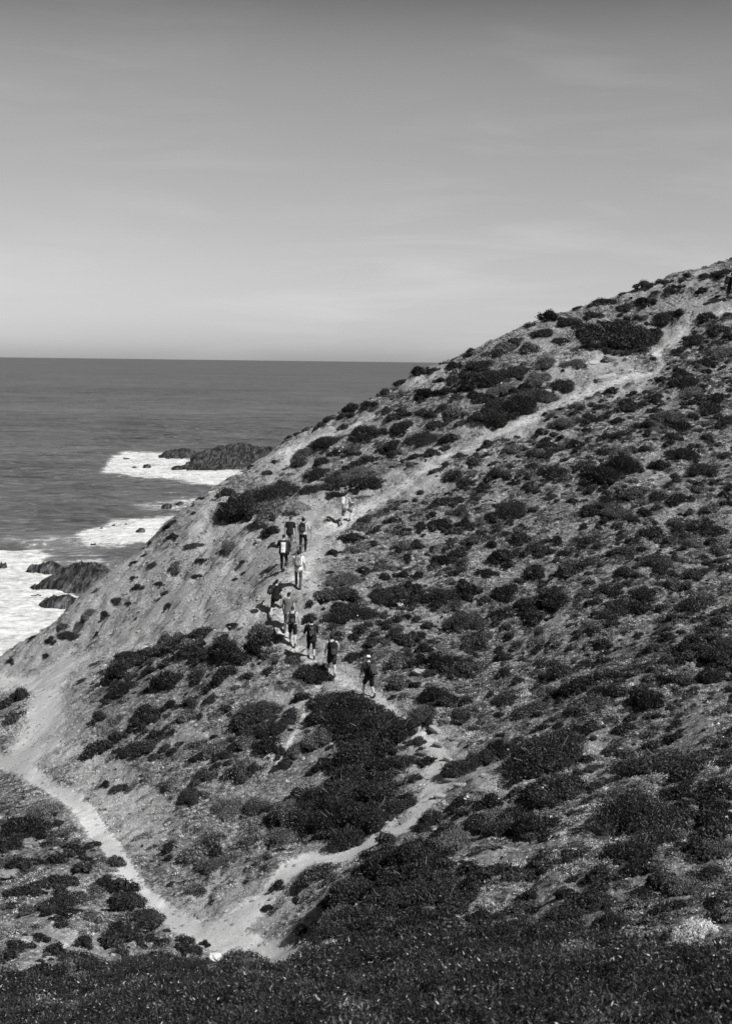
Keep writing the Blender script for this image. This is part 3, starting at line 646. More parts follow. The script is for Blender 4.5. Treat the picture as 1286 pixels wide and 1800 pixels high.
ORD = ['nearest', 'second nearest', 'third nearest', 'fourth nearest', 'fifth nearest', 'sixth nearest', 'seventh nearest', 'eighth nearest', 'ninth nearest', 'tenth nearest', 'eleventh nearest', 'twelfth nearest']
cand = {}
for li, (ph, lx, ly) in enumerate(LANDMARKS):
    sec = {}
    for i in keep:
        dx = bushes[i][0] - lx; dy = bushes[i][1] - ly; d_ = math.hypot(dx, dy)
        if d_ < 6: continue
        s_ = 'right of' if dx > abs(dy) else 'left of' if -dx > abs(dy) else 'above' if dy < 0 else 'below'
        sec.setdefault(s_, []).append((d_, i))
    for s_, l_ in sec.items():
        for r_, (d_, i) in enumerate(sorted(l_)[:12]):
            cand.setdefault(i, []).append((r_ * 1.0 + d_ / 60, r_, s_, ph))
special = {(1085, 590): 'giant oval dark bush lying just below the skyline at right', (450, 885): 'largest dark bush on the cliff edge left of the hikers', (960, 1330): None,
           (525, 896): 'pale white-flowered bush on the trail behind the front pair of hikers', (1224, 1641): 'bright pale-leaved low bush near the lower right corner',
           (648, 1620): 'small pale grey tuft on the left of the big dark mound', (533, 890): 'small pale sprig above the hat of the front hiker'}
def bush_label(i):
    x, y, a, b, t = bushes[i]
    if special.get((x, y)): return special[(x, y)]
    sz = 'big' if a > 36 else 'mid-sized' if a > 20 else 'small'; tn = {'dark': 'dark', 'mid': 'greyish', 'pale': 'pale'}[t]
    c = sorted(cand.get(i, []))
    if c: _, r_, s_, ph = c[0]; return f'{sz} {tn} bush, {ORD[r_].replace(" nearest", "") if r_ else "nearest"} {s_} {ph}'
    return f'{sz} {tn} scrub bush on the open slope'
SLOPE_COS = .58
stuff_sh = []                        # the rest
for i, (x, y, a, b, t) in enumerate(bushes):
    p = HP[i]; d = p[1]; r = a / FPX * d * 1.14; asp = max(.6, min(1.7, b / (a * SLOPE_COS))); fl_ = (x < 470 and y > 925 and y < 1112) or (x < 160 and y < 1200)
    n = normal(p[0], p[1]); k = i % len(SH[t])
    up = (Vector((0, 0, 1)) * .35 + n * .65).normalized()
    rot = up.to_track_quat('Z', 'Y').to_matrix() @ Matrix.Rotation(random.uniform(-.5, .5) + (0 if k % 2 else math.pi), 3, 'Z')
    hsc = random.uniform(1.05, 1.5) * (1.0 if y < 1100 else 1.3) * (1.0 if a < 45 or y > 1200 else .85) * (.75 if (y < 800 and i < 60 and a > 9 and t == 'dark' and y < 1180 - .55 * x) else 1)
    loc = (p[0], p[1], p[2] - .04 * r); sc = (r, r * asp * 1.05, r * hsc)
    if fl_: hsc *= .5; r *= .85; sc = (r, r * asp * .9, r * hsc); t = bushes[i][4] = 'mid' if i % 3 else t
    if 370 < x < 515 and 850 < y < 925: sc = (r * 1.1, r * asp * 1.2, r * 1.9)
    if i not in keep:
        stuff_sh.append((loc, rot.to_euler(), sc, k % 3)); continue
    big = r > .75 or a > 24
    fo_me = SH[t][k][1 if big else 0] if r < 1.05 or t == 'pale' else SH[t][k % 3][2]
    if a > 20:
        root = bpy.data.objects.new('scrub_bush', None); COL.objects.link(root)
        f = obj('foliage', fo_me, root); obj('stems', STEM[i % 3], root)
        root.location = loc; root.rotation_euler = rot.to_euler(); root.scale = sc; root.empty_display_size = .2
        o = root
    else:
        o = obj('scrub_bush', fo_me, loc=loc); o.rotation_euler = rot.to_euler(); o.scale = sc
    if t == 'pale': o.name = 'pale_bush'
    tag(o, bush_label(i), 'bush', 'scrub bushes covering the hillside')

# masses that nobody could count: instanced by geometry nodes on point clouds
def scatter(name, protos, P, rotv, scl, idx, label, cat):
    pc = bpy.data.collections.new(name + '_kinds')
    for i, me_ in enumerate(protos):
        po = bpy.data.objects.new('%s_%02d' % (name, i), me_); pc.objects.link(po)
    me = bpy.data.meshes.new(name); me.vertices.add(len(P)); me.vertices.foreach_set('co', np.asarray(P, np.float32).ravel())
    a = me.attributes.new('rv', 'FLOAT_VECTOR', 'POINT'); a.data.foreach_set('vector', np.asarray(rotv, np.float32).ravel())
    a = me.attributes.new('sv', 'FLOAT_VECTOR', 'POINT'); a.data.foreach_set('vector', np.asarray(scl, np.float32).ravel())
    a = me.attributes.new('kind_index', 'INT', 'POINT'); a.data.foreach_set('value', np.asarray(idx, np.int32))
    me.update()
    o = obj(name, me); ng = bpy.data.node_groups.new(name, 'GeometryNodeTree')
    ng.interface.new_socket('Geometry', in_out='INPUT', socket_type='NodeSocketGeometry'); ng.interface.new_socket('Geometry', in_out='OUTPUT', socket_type='NodeSocketGeometry')
    n = ng.nodes.new; l = ng.links.new
    gi = n('NodeGroupInput'); go = n('NodeGroupOutput'); ip = n('GeometryNodeInstanceOnPoints'); ci = n('GeometryNodeCollectionInfo')
    ci.inputs['Collection'].default_value = pc; ci.inputs['Separate Children'].default_value = True; ci.inputs['Reset Children'].default_value = True
    def at(nm, ty):
        x = n('GeometryNodeInputNamedAttribute'); x.data_type = ty; x.inputs[0].default_value = nm; return x.outputs[0]
    l(gi.outputs[0], ip.inputs['Points']); l(ci.outputs[0], ip.inputs['Instance']); ip.inputs['Pick Instance'].default_value = True
    l(at('kind_index', 'INT'), ip.inputs['Instance Index']); l(at('rv', 'FLOAT_VECTOR'), ip.inputs['Rotation']); l(at('sv', 'FLOAT_VECTOR'), ip.inputs['Scale'])
    l(ip.outputs[0], go.inputs[0])
    md = o.modifiers.new('scatter', 'NODES'); md.node_group = ng
    return tag(o, label, cat, kind='stuff')

def candidates(n, ymin=15, ymax=100, seed=0):
    """points over the seen hillside (plus a margin), denser where it is near"""
    g = np.random.default_rng(seed)
    y = ymin + (ymax - ymin) * g.random(n); hw = .30 * y + 2.5
    x = (g.random(n) * 2 - 1) * hw
    w = hw / (.30 * ymax + 2.5); k = g.random(n) < w
    x = x[k]; y = y[k]; z = height(x, y); px, py = to_px(np.stack([x, y, z], -1))
    k = (z > -48); return x[k], y[k], z[k], px[k], py[k], g
CARPET = [(-200,1735),(0,1722),(100,1712),(190,1705),(260,1690),(330,1690),(400,1700),(500,1706),(560,1690),(640,1672),(760,1670),(880,1650),(1000,1665),(1120,1672),(1200,1690),(1300,1680),(1500,1650),(1500,2600),(-200,2600)]
THICK = [(300,1165,110,42,.62),(430,1140,75,38,.6),(235,1300,70,36,.6),(460,1300,60,40,.7),(60,1700,120,30,.6),(1050,1695,260,26,.8),(760,1665,150,30,.8),(290,1690,60,20,.8),(120,1520,60,30,.6),(620,1265,95,55,1),(640,1350,85,60,1),(600,1430,120,55,1),(720,1520,90,50,1),(690,1600,130,65,1),(800,1560,50,50,.9),(1240,1480,50,50,.7),(915,705,65,32,1),(1090,590,75,34,1),
 (622,845,50,26,1),(440,890,60,28,.9),(590,1060,50,26,.8),(330,1140,60,26,.8),(880,1445,60,32,.9),(1010,1635,80,26,.7),(850,1655,90,25,.8),(1170,1560,60,30,.5),(720,1050,70,22,.6),(790,1175,60,22,.8),(930,1080,60,25,.6),(1100,1060,60,25,.6),
 (1240,1150,50,35,.7),(1220,1400,60,60,.7),(470,1270,60,35,.7),(390,1330,60,40,.5),(100,1580,50,40,.7),(30,1490,40,50,.8),(230,1590,50,40,.8),(260,1660,90,30,.7),(850,670,50,30,.7),(1040,840,50,25,.6),(620,1640,70,30,.8),(860,920,60,22,.5),(1000,980,90,30,.4)]
def thick_mask(px, py):
    m = np.zeros(px.shape)
    for x, y, rx, ry, s_ in THICK:
        m = np.maximum(m, s_ * (1 - sst(.5, 1.3, ((px - x) / rx) ** 2 + ((py - y) / ry) ** 2 + .5 * fbm(px * .02, py * .03, 1.0, 2, 8))))
    return m
def zones(px, py):
    pmv = path_mask(px, py); bmv = bare_mask(px, py)
    carpet = sst(-14, 14, poly_sd(px, py, CARPET) + 90 * fbm(px * .012, py * .02, 1.1, 4, 5))
    left_flank = ((px < 480) & (py < 1110)) | ((px < 160) & (py < 1420))
    return pmv, bmv, carpet, left_flank
def scat_arrays(x, y, z, g, s0, s1, hfac=(.8, 1.2), tilt=.5, sink=.02, nk=3):
    n = len(x); e = .4
    nxv = (height(x - e, y) - height(x + e, y)) / (2 * e); nyv = (height(x, y - e) - height(x, y + e)) / (2 * e)
    rx = -nyv * tilt; ry = nxv * tilt
    s = s0 + (s1 - s0) * g.random(n) ** 2
    rot = np.stack([rx, ry, g.random(n) * 6.283], 1)
    # yaw first then tilt is wanted; small angles make the order unimportant for tufts
    rot = np.stack([rx * np.cos(rot[:, 2]) + ry * np.sin(rot[:, 2]), -rx * np.sin(rot[:, 2]) + ry * np.cos(rot[:, 2]), rot[:, 2]], 1)
    sc = np.stack([s, s, s * (hfac[0] + (hfac[1] - hfac[0]) * g.random(n))], 1)
    return np.stack([x, y, z - sink * s], 1), rot, sc, g.integers(0, nk, n)

# small scrub between the bushes
x, y, z, px, py, g = candidates(70000, seed=1)
pmv, bmv, ca, lf = zones(px, py)
dens = .50 * (1 - .92 * np.clip(bmv, 0, 1)); dens = np.where(lf, dens * .12, dens); dens = dens * (pmv < .15) * (1 - ca)
dens = dens * np.clip(.35 + 2.6 * fbm(x, y, .35, 3, 91) + .75, .05, 2.2)
th_ = thick_mask(px, py); dens = np.maximum(dens, th_ * 1.05 * (pmv < .15) * (1 - ca))
rs = (1 - lf) * sst(560, 700, px) * sst(-40, 60, py - (1200 - .52 * px)); rs = rs * (1 - .75 * sst(1180, 1300, py)); dens = dens * (1 + 2.4 * rs) + .16 * rs * (pmv < .1) * (1 - ca)
clear = np.ones(len(x), bool)
for (hx, hy) in ((606,918),(508,965),(533,970),(497,1003),(523,1033),(482,1075),(507,1108),(514,1135),(546,1158),(583,1188),(648,1222)):
    clear &= ~((np.abs(px - hx) < 26) & (py > hy - 35) & (py < hy + 22))
k = (g.random(len(x)) < dens * .62) & clear
small_m = [foliage_mesh('low_scrub', M['leaf_dark'], 700, 900 + i, .09, h=.75, lumps=5) for i in range(3)] + [foliage_mesh('low_scrub', M['leaf_mid'], 500, 950 + i, .09, h=.5, lumps=6, spread=1.0, core=False) for i in range(4)] + [foliage_mesh('low_scrub', M['herb'], 450, 970 + i, .09, h=.45, lumps=6, spread=1.0, core=False) for i in range(3)]
small_m += [stem_mesh('low_scrub', 31, h=.8, n=14), stem_mesh('low_scrub', 33, h=.6, n=14)]
P, ro, sc, ki = scat_arrays(x[k], y[k], z[k], g, .08, .44, (.6, 1.1), .6, .05, 12)
ki = np.where((th_[k] > .55) & (g.random(k.sum()) < .8) | ((rs[k] > .5) & (g.random(k.sum()) < .12)), ki % 3, ki); sc = sc * (1 + .25 * (th_[k] > .45))[:, None]
scatter('low_scrub', small_m, P, ro, sc, ki, 'low dark scrub filling the slope between the larger bushes', 'scrub')
LOWN = len(P)
if stuff_sh:
    P = [s_[0] for s_ in stuff_sh]; ro = [tuple(s_[1]) for s_ in stuff_sh]; sc = [s_[2] for s_ in stuff_sh]; ki = [s_[3] for s_ in stuff_sh]
    scatter('distant_scrub', [SH['dark'][i][0] for i in range(3)], P, ro, sc, ki, 'smallest round scrub bushes dotted over the slope', 'scrub')

# dry herbs and grass tufts
x, y, z, px, py, g = candidates(420000, seed=2)
pmv, bmv, ca, lf = zones(px, py)
th_ = thick_mask(px, py)
dens = .75 * (1 - .85 * th_) * (1 - .80 * np.clip(bmv, 0, 1)) * (1 - .5 * ca); dens = np.where(lf, dens * .9, dens) * (pmv < .55)
dens = dens * np.clip(.45 + 2.6 * fbm(x, y, .6, 3, 95), .03, 1.5)
k = g.random(len(x)) < dens
herb = [foliage_mesh('dry_herbs', M[mm], nn, 40 + i * 9, .17, h=.6, lumps=5, core=False, blade=.6, spread=1.0) for i, (mm, nn) in enumerate((('herb', 60), ('grass', 55), ('leaf_mid', 60), ('grass', 40), ('leaf_dark', 60), ('leaf_pale', 40), ('leaf_pale', 34)))]
P, ro, sc, ki = scat_arrays(x[k], y[k], z[k], g, .07, .24, (.5, 1.1), .6, 0, 7)
scatter('dry_herbs', herb, P, ro, sc, ki, 'pale dry herbs and grass tufts among the scrub', 'grass')
HERBN = len(P)

# loose stones
def stone_mesh(name, seed, mat, n=1):
    g_ = random.Random(seed); mb = MB(); mb.ell((0, 0, 0), (1, .8, .5), nu=7, nv=5, p=.8)
    V_ = [tuple(c * (1 + g_.uniform(-.22, .22)) for c in v) for v in mb.V]; mb.V = V_
    return mb.mesh(name, mat, smooth=False)
x, y, z, px, py, g = candidates(150000, seed=3)
pmv, bmv, ca, lf = zones(px, py)
dens = (.18 + .5 * np.clip(bmv, 0, 1)) * (1 - ca) * np.where(pmv > .6, .5, 1) * np.clip(.4 + 2.4 * fbm(x, y, .5, 3, 99) + .4, .03, 1.6)
k = g.random(len(x)) < dens * .8
P, ro, sc, ki = scat_arrays(x[k], y[k], z[k], g, .018, .105, (.6, 1.2), .6, .1, 5)
scatter('loose_stones', [stone_mesh('loose_stones', i, M['stone'] if i < 3 else M['slate']) for i in range(5)], P, ro, sc, ki, 'loose stones and scree on the bare slope and paths', 'stones')

# near carpet of waxy plants
x, y, z, px, py, g = candidates(60000, 12, 36, seed=4)
pmv, bmv, ca, lf = zones(px, py)
k = (ca > .5) & (g.random(len(x)) < .80) & ~((np.abs(px - 378) < 22) & (py > 1675) & (py < 1720))
cover = [foliage_mesh('ground_cover', M[('leaf_cover', 'leaf_cover', 'leaf_cover', 'leaf_cover', 'leaf_mid', 'herb')[i]], 560, 500 + i, .075, h=.75, lumps=7, blade=.6) for i in range(6)]
P, ro, sc, ki = scat_arrays(x[k], y[k], z[k], g, .12, .46, (.6, 1.5), .6, .05, 6)
ki = np.where((ki > 3) & (fbm(x[k], y[k], .5, 2, 44) < .22), ki % 4, ki)
scatter('ground_cover', cover, P, ro, sc, ki, 'dark waxy-leaved plant carpet across the bottom of the view', 'plants')
COVN = len(P)

# white rock-rose flowers
def flower_mesh(name, mat=None, n=5):
    mb = MB()
    for i in range(n):
        a_ = 2 * math.pi * i / n; c_ = Vector((.55 * math.cos(a_), .55 * math.sin(a_), .12)); u = Vector((-math.sin(a_), math.cos(a_), 0))
        e_ = Vector((1.05 * math.cos(a_), 1.05 * math.sin(a_), .32))
        mb.add([Vector((0, 0, 0)), c_ - u * .42, e_ - u * .2, e_ + u * .2, c_ + u * .42], [(0, 1, 2, 3, 4)])
    return mb.mesh(name, mat or M['petal'], smooth=False)
FL = flower_mesh('petals')
fl = []
g = np.random.default_rng(77)
for i, (bx, by, a, b, t) in enumerate(bushes):
    if t == 'pale' or (bx < 560 and g.random() > .25) or by < 480: continue
    m = g.poisson(1.8 if by < 1350 else 3.4) if g.random() < .7 else 0
    if t == 'dark' and by > 1380 and bx > 780: m += 3
    p = HP[i]; r = a / FPX * p[1]
    for _ in range(m):
        aa = g.random() * 6.28; q_ = math.sqrt(g.random()) * .8
        fx = p[0] + q_ * r * math.cos(aa); fy = p[1] + q_ * r * .9 * math.sin(aa)
        fl.append((fx, fy, float(height(fx, fy)) + r * .47 * (1 - q_ * q_) + .04))
fl = np.array(fl); nf = len(fl)
scatter('white_flowers', [FL], fl, np.stack([g.uniform(.1, .9, nf), g.uniform(-.5, .5, nf), g.random(nf) * 6.28], 1), np.repeat(g.uniform(.022, .062, (nf, 1)), 3, 1), np.zeros(nf), 'tiny white rock-rose flowers dotted over the bushes', 'flowers')
for (x_, y_, s_, lab) in ((324, 1778, .055, 'large white flower in the carpet near the bottom left'), (804, 1715, .055, 'upper of two white flowers in the carpet right of centre'), (769, 1730, .045, 'lower of two white flowers in the carpet right of centre'),
                          (316, 1718, .05, 'white flower in the carpet below the white stone'), (822, 1771, .05, 'white flower closest to the bottom edge right of centre'), (664, 1697, .045, 'white flower at the top of the carpet in the middle')):
    p = land(np.array([x_ * 1.0]), np.array([y_ * 1.0]))[0]
    root = bpy.data.objects.new('white_flower', None); COL.objects.link(root); root.location = (p[0], p[1], p[2] + .24)
    root.rotation_euler = (.7, random.uniform(-.3, .3), random.uniform(0, 6)); root.scale = (s_,) * 3
    obj('petals', FL, root); mb = MB(); mb.ell((0, 0, .12), (.2, .2, .12), nu=8, nv=6); obj('flower_centre', mb.mesh('flower_centre', M['twig']), root)
    mb = MB(); mb.loft([(0, 0, 0), (0, -1.2, -2.2), (0, -2.0, -5)], [.09, .09, .09], n=5); obj('stalk', mb.mesh('stalk', M['leaf_mid']), root)
    tag(root, lab, 'flower', 'white flowers in the plant carpet')

# ------------------------------------------------------------------ boulders, ledges, twigs
def rock_mesh(name, seed, mat, flat=.6, p=.75, amp=.16, strata=0):
    mb = MB(); mb.ell((0, 0, 0), (1, 1, 1), nu=26, nv=18, p=p); v = np.array(mb.V)
    d = 1 + amp * (fbm(v[:, 0] * 1.7 + v[:, 2], v[:, 1] * 1.7 - v[:, 2] * .8, 1.1, 4, seed) * 2)
    v = v * d[:, None]
    if strata: v[:, 0] += .08 * np.sign(np.sin(v[:, 2] * 9 + v[:, 1] * 2))
    v[:, 2] *= flat; mb.V = [tuple(a_) for a_ in v]
    return mb.mesh(name, mat, smooth=False)
def place_rock(name, label, px, py, hw, hh, mat, seed, cat='rock', group=None, rz=0.0, flat=.6, p=.75, tilt=(0, 0), strata=0, aspy=1.0, lift=0.0):
    q_ = land(np.array([px * 1.0]), np.array([py * 1.0 + hh * .5]))[0]; r_ = hw / FPX * q_[1]
    o = obj(name, rock_mesh(name, seed, mat, flat, p, .16, strata), loc=(q_[0], q_[1], q_[2] + r_ * flat * .25 + lift))
    o.scale = (r_, r_ * aspy, r_ * max(.4, hh / hw) / flat * .8); o.rotation_euler = (tilt[0], tilt[1], rz)
    return tag(o, label, cat, group)
place_rock('white_stone', 'bright white stone lying below the fork of the lower paths', 378, 1686, 11, 8, M['stone_white'], 3, lift=.08)
place_rock('boulder', 'rounded grey boulder on the dark scrub left of the upper trail', 958, 688, 10, 6, M['stone'], 5)
place_rock('boulder', 'small pale boulder on bare ground left of the front hikers', 455, 950, 6, 5, M['stone'], 8)
place_rock('boulder', 'smooth half-buried rock among scrub right of the bunched hikers', 702, 1062, 9, 7, M['stone'], 12)
place_rock('boulder', 'low half-buried rock left of the smooth half-buried rock', 645, 1054, 9, 5, M['slate'], 14)
place_rock('boulder', 'light flat rock on the scrub right of the white-capped hiker', 739, 1181, 15, 6, M['stone'], 16, aspy=.6)
place_rock('boulder', 'flat pale stone on the dusty ground above the lower left path', 287, 1477, 6, 3, M['stone'], 18)
place_rock('boulder', 'flat grey rock slab at the left edge below the lower path', 15, 1532, 17, 9, M['slate'], 20, flat=.4)
place_rock('boulder', 'small white stone among scrub on the ridge below the skyline', 907, 680, 6, 3, M['stone_white'], 23)
for i, (px, py, w, h, rz, lab) in enumerate([
    (765, 1283, 14, 5, -.9, 'dark crack-edged slate slab at the top of the eroded gully'), (742, 1325, 12, 5, -.7, 'slate slab left of the small round bush in the gully'),
    (790, 1372, 13, 5, -.6, 'slate slab on the right rim of the gully'), (808, 1381, 12, 4, -.6, 'long slab on the right rim, below its neighbour'), (843, 1392, 15, 6, -.7, 'long tilted slab under the bush right of the gully'),
    (882, 1350, 10, 4, -.7, 'upper slab beside the bare patch right of the gully'), (890, 1361, 12, 4, -.7, 'lower slab beside the bare patch right of the gully'), (760, 1424, 12, 5, -.8, 'slab at the foot of the gully above the path corner'),
    (984, 1437, 12, 4, -.7, 'slab under the large round bush on the right slope'), (775, 1400, 14, 6, -.5, 'broad pale slab in the middle of the gully floor'), (800, 1300, 12, 4, -.6, 'thin slab on the scree above the gully'),
    (770, 1310, 12, 5, -.9, 'rib of slate in the upper gully floor'), (786, 1335, 11, 5, -.9, 'rib of slate beside the small round bush'), (1215, 1420, 14, 8, -1.0, 'rough outcrop left of the right edge bush'), (1235, 1400, 12, 6, -1.0, 'upper rough outcrop near the right edge'),
    (1040, 640, 14, 4, .5, 'ledge of crumbling rock under the giant oval bush'), (1075, 632, 16, 4, .4, 'longer ledge of crumbling rock under the giant oval bush'), (1150, 548, 8, 3, .3, 'small outcrop right of the giant oval bush'),
    (1065, 665, 18, 4, .1, 'overhanging earth ledge beside the upper trail'), (945, 560, 8, 4, .3, 'rock step on the skyline left of the long thin bush'),
    (347, 884, 8, 6, .6, 'crumbling rock knob on the cliff edge nearest the low sea rocks'), (372, 866, 7, 5, .4, 'rock knob on the cliff edge just above the lowest rock knob'), (395, 850, 9, 5, .7, 'rubble hump on the cliff edge left of the largest cliff bush'),
    (335, 897, 6, 5, .8, 'lowest rock knob on the cliff edge above the middle surf'), (420, 834, 8, 5, .5, 'rubble hump on the cliff edge under the long jagged reef'), (262, 968, 9, 5, .8, 'rock step on the left cliff edge beside the middle surf'),
    (176, 1030, 9, 5, .8, 'rock step on the left cliff edge beside the streaked slate reef')]):
    place_rock('rock_ledge', lab, px, py, w, h, M['slate'] if i % 3 else M['stone'], 40 + i * 3, 'rock ledge', 'slate ledges breaking through the slope', rz=rz, flat=.45, p=.45, tilt=(random.uniform(.1, .5), random.uniform(-.3, .3)), strata=1, aspy=.35)

# ------------------------------------------------------------------ hikers
def cloth(name, v, rough=.85, var=.18): 
    return simple_mat(name, v, rough, var, 9, .2, .01)
SKIN = simple_mat('pale skin', .50, .55, .08, 5, .35); SKIN_T = simple_mat('tanned skin', .27, .55, .08, 5, .35)  # even skin tones: a pale one and a darker tanned one
C = {'black': cloth('black cloth', .018), 'dark': cloth('dark cloth', .035), 'char': cloth('charcoal cloth', .06), 'grey': cloth('grey cloth', .15), 'mid': cloth('mid grey cloth', .10),
     'white': cloth('white cloth', .82, .85, .04), 'light': cloth('light cloth', .48), 'cream': cloth('off white cloth', .62), 'print': None, 'hair': cloth('dark hair', .02, .5, .4), 'hair_b': cloth('brown hair', .06, .5, .4),
     'metal': cloth('pole metal', .22, .4, .05), 'strap': cloth('pale strap', .5), 'sole': cloth('shoe leather', .07), 'sole_l': cloth('pale shoe canvas', .35)}
def print_mat():
    m, t, b = new_mat('patterned pack cloth'); tc = t.nodes.new('ShaderNodeTexCoord')
    v = t.nodes.new('ShaderNodeTexVoronoi'); t.links.new(tc.outputs['Object'], v.inputs[0]); v.inputs['Scale'].default_value = 22
    s_ = t.nodes.new('ShaderNodeSeparateColor'); t.links.new(v.outputs['Color'], s_.inputs[0])
    t.links.new(mrange(s_.outputs[0], 0, 1, .08, .42, t), b.inputs['Base Color']); b.inputs['Roughness'].default_value = .85; return m
C['print'] = print_mat()

def rotX(v, a, o=(0, 0, 0)):
    o = Vector(o); v = Vector(v) - o; c, s_ = math.cos(a), math.sin(a)
    return Vector((v.x, v.y * c + v.z * s_, -v.y * s_ + v.z * c)) + o     # positive a tips +z towards +y
def knee_of(h, a, l1, l2, out=0.0):
    d = a - h; D = min(d.length, (l1 + l2) * .998); u = d.normalized()
    t = (l1 * l1 - l2 * l2 + D * D) / (2 * D); w = math.sqrt(max(l1 * l1 - t * t, 0))
    f = Vector((out, 1, 0)); f = (f - u * f.dot(u)).normalized(); return h + u * t + f * w

def person(label, px, py, heading, spec, hpx=None):
    """px,py: where the feet stand in the photograph; heading clockwise from the view direction"""
    q_ = land(np.array([px * 1.0]), np.array([py * 1.0]))[0]
    base = Vector(q_); a = -R(heading); Rz = Matrix.Rotation(a, 3, 'Z')
    s = spec.get('s', 1.0)
    def ground(dx, dy):
        w = base + Rz @ Vector((dx, dy, 0)); return float(height(w.x, w.y)) - base.z
    root = bpy.data.objects.new('person', None); COL.objects.link(root); root.location = base; root.rotation_euler = (0, 0, a); root.empty_display_size = .2
    tag(root, label, 'person', 'hikers walking in line up the trail')
    st = spec.get('stride', .32) * s; lead = spec.get('lead', 1); sw = .105 * s
    sx_f = spec.get('spread', .0)
    feet = {}
    for sd_ in (-1, 1):
        dy = st if sd_ == lead else -st * .75
        dx = sd_ * (sw + sx_f); gz = ground(dx, dy)
        feet[sd_] = Vector((dx, dy, gz + .075 * s + (0.0 if sd_ == lead else .045 * s)))
    L1, L2 = .455 * s, .44 * s
    hz = 1.2
    for sd_ in (-1, 1):
        f = feet[sd_]; hd = math.hypot(f.x - sd_ * .09 * s, f.y); hz = min(hz, f.z + math.sqrt(((L1 + L2) * .992) ** 2 - hd * hd))
    lean = R(spec.get('lean', 8)); P0 = Vector((0, 0, hz))
    def T(x, y, z): return rotX(Vector((x, y, z)) * s + P0, lean, P0)       # torso frame
    sho_z = .49
    body = MB()
    tw = spec.get('w', 1.0) * 1.06
    body.loft([T(0, 0, -.05), T(0, .005, .05), T(0, .0, .18), T(0, .01, .33), T(0, .0, .45), T(0, -.005, .50)],
              [(.15 * s * tw, .10 * s), (.155 * s * tw, .11 * s), (.13 * s * tw, .095 * s), (.165 * s * tw, .115 * s), (.165 * s * tw, .095 * s), (.08 * s, .065 * s)], n=18)
    body.loft([T(-.16 * tw, -.005, .455), T(0, -.01, .48), T(.16 * tw, -.005, .455)], [.055 * s, .07 * s, .055 * s], n=12, side=(0, 1, 0))
    turn = R(spec.get('look', 0)); nod = R(spec.get('nod', 5))
    nb = T(0, .0, .50); HM = Matrix.Rotation(-turn, 3, 'Z') @ Matrix.Rotation(-nod, 3, 'X')
    hc = nb + Vector((0, .035 * s + .05 * math.sin(lean), .155 * s)); hv = lambda x, y, z: hc + HM @ (Vector((x, y, z)) * s)
    body.loft([T(0, -.01, .46), nb, hv(0, -.012, -.05)], [.062 * s, .055 * s, .054 * s], n=12)
    body.ell(hc, (.077 * s, .096 * s, .116 * s), HM, 18, 14); body.ell(hv(0, .035, -.055), (.055 * s, .055 * s, .055 * s), HM)
    body.loft([hv(0, .09, .01), hv(0, .112, -.022)], [.011 * s, .017 * s], n=8)
    for e in (-1, 1): body.ell(hv(e * .078, -.005, -.01), (.014 * s, .022 * s, .032 * s), HM, 8, 6)
    arms = {}
    for sd_ in (-1, 1):
        swg, bend, out = spec.get('arm_l' if sd_ < 0 else 'arm_r', ((-22 if sd_ == lead else 24), 25, 9))
        sh = T(sd_ * .185 * tw, -.005, .455)
        aa = R(swg); o_ = R(out)
        d1 = Vector((sd_ * math.sin(o_), math.sin(aa) * math.cos(o_), -math.cos(aa) * math.cos(o_)))
        el = sh + d1 * .285 * s
        ab = aa + R(bend); d2 = Vector((sd_ * math.sin(o_) * .4, math.sin(ab) * math.cos(o_ * .4), -math.cos(ab) * math.cos(o_ * .4)))
        wr = el + d2 * .25 * s
        body.loft([sh, sh.lerp(el, .35), el, el.lerp(wr, .3), wr], [.052 * s, .048 * s, .040 * s, .041 * s, .027 * s], n=12)
        # hand: palm, four unequal curled fingers, thumb off the side of the palm
        fw = Vector((0, 1, 0)); fw = (fw - d2 * fw.dot(d2)).normalized(); inn = d2.cross(fw).normalized() * 1.0
        if inn.x * -sd_ < 0: inn = -inn
        palm = wr + d2 * .085 * s
        body.loft([wr, wr + d2 * .04 * s, palm], [(.026 * s, .019 * s), (.038 * s, .017 * s), (.040 * s, .015 * s)], n=10, side=tuple(fw))
        for k_, (off, ln) in enumerate(((.030, .070), (.010, .078), (-.010, .073), (-.030, .058))):
            p0 = palm + fw * off * s - d2 * .012 * s; p1 = p0 + (d2 * .95 + inn * .25).normalized() * ln * .5 * s; p2 = p1 + (d2 * .6 + inn * .8).normalized() * ln * .55 * s
            body.loft([p0, p1, p2], [.0105 * s, .0095 * s, .0085 * s], n=6)
        t0 = wr + d2 * .03 * s + fw * .026 * s; t1 = t0 + (fw * .8 + d2 * .8 + inn * .3).normalized() * .036 * s; t2 = t1 + (d2 + inn * .5 + fw * .2).normalized() * .03 * s
        body.loft([t0, t1, t2], [.0125 * s, .011 * s, .009 * s], n=6)
        arms[sd_] = (sh, el, wr, d2)
    legs = {}
    for sd_ in (-1, 1):
        h_ = P0 + Vector((sd_ * .088 * s, 0, -.02 * s)); f = feet[sd_]; kn = knee_of(h_, f, L1, L2, sd_ * .12)
        body.loft([h_, h_.lerp(kn, .35), kn, kn.lerp(f, .3) + Vector((0, -.012 * s, 0)), f], [.088 * s, .078 * s, .052 * s, .056 * s, .034 * s], n=14)
        pitch = 0.0 if sd_ == lead else -.35
        toe = Vector((sd_ * .02, math.cos(pitch), math.sin(pitch))).normalized()
        body.loft([f + Vector((0, -.03 * s, -.03 * s)), f + toe * .07 * s + Vector((0, 0, -.04 * s)), f + toe * .15 * s + Vector((0, 0, -.05 * s))], [.03 * s, (.034 * s, .024 * s), (.036 * s, .014 * s)], n=10)
        legs[sd_] = (h_, kn, f, toe)
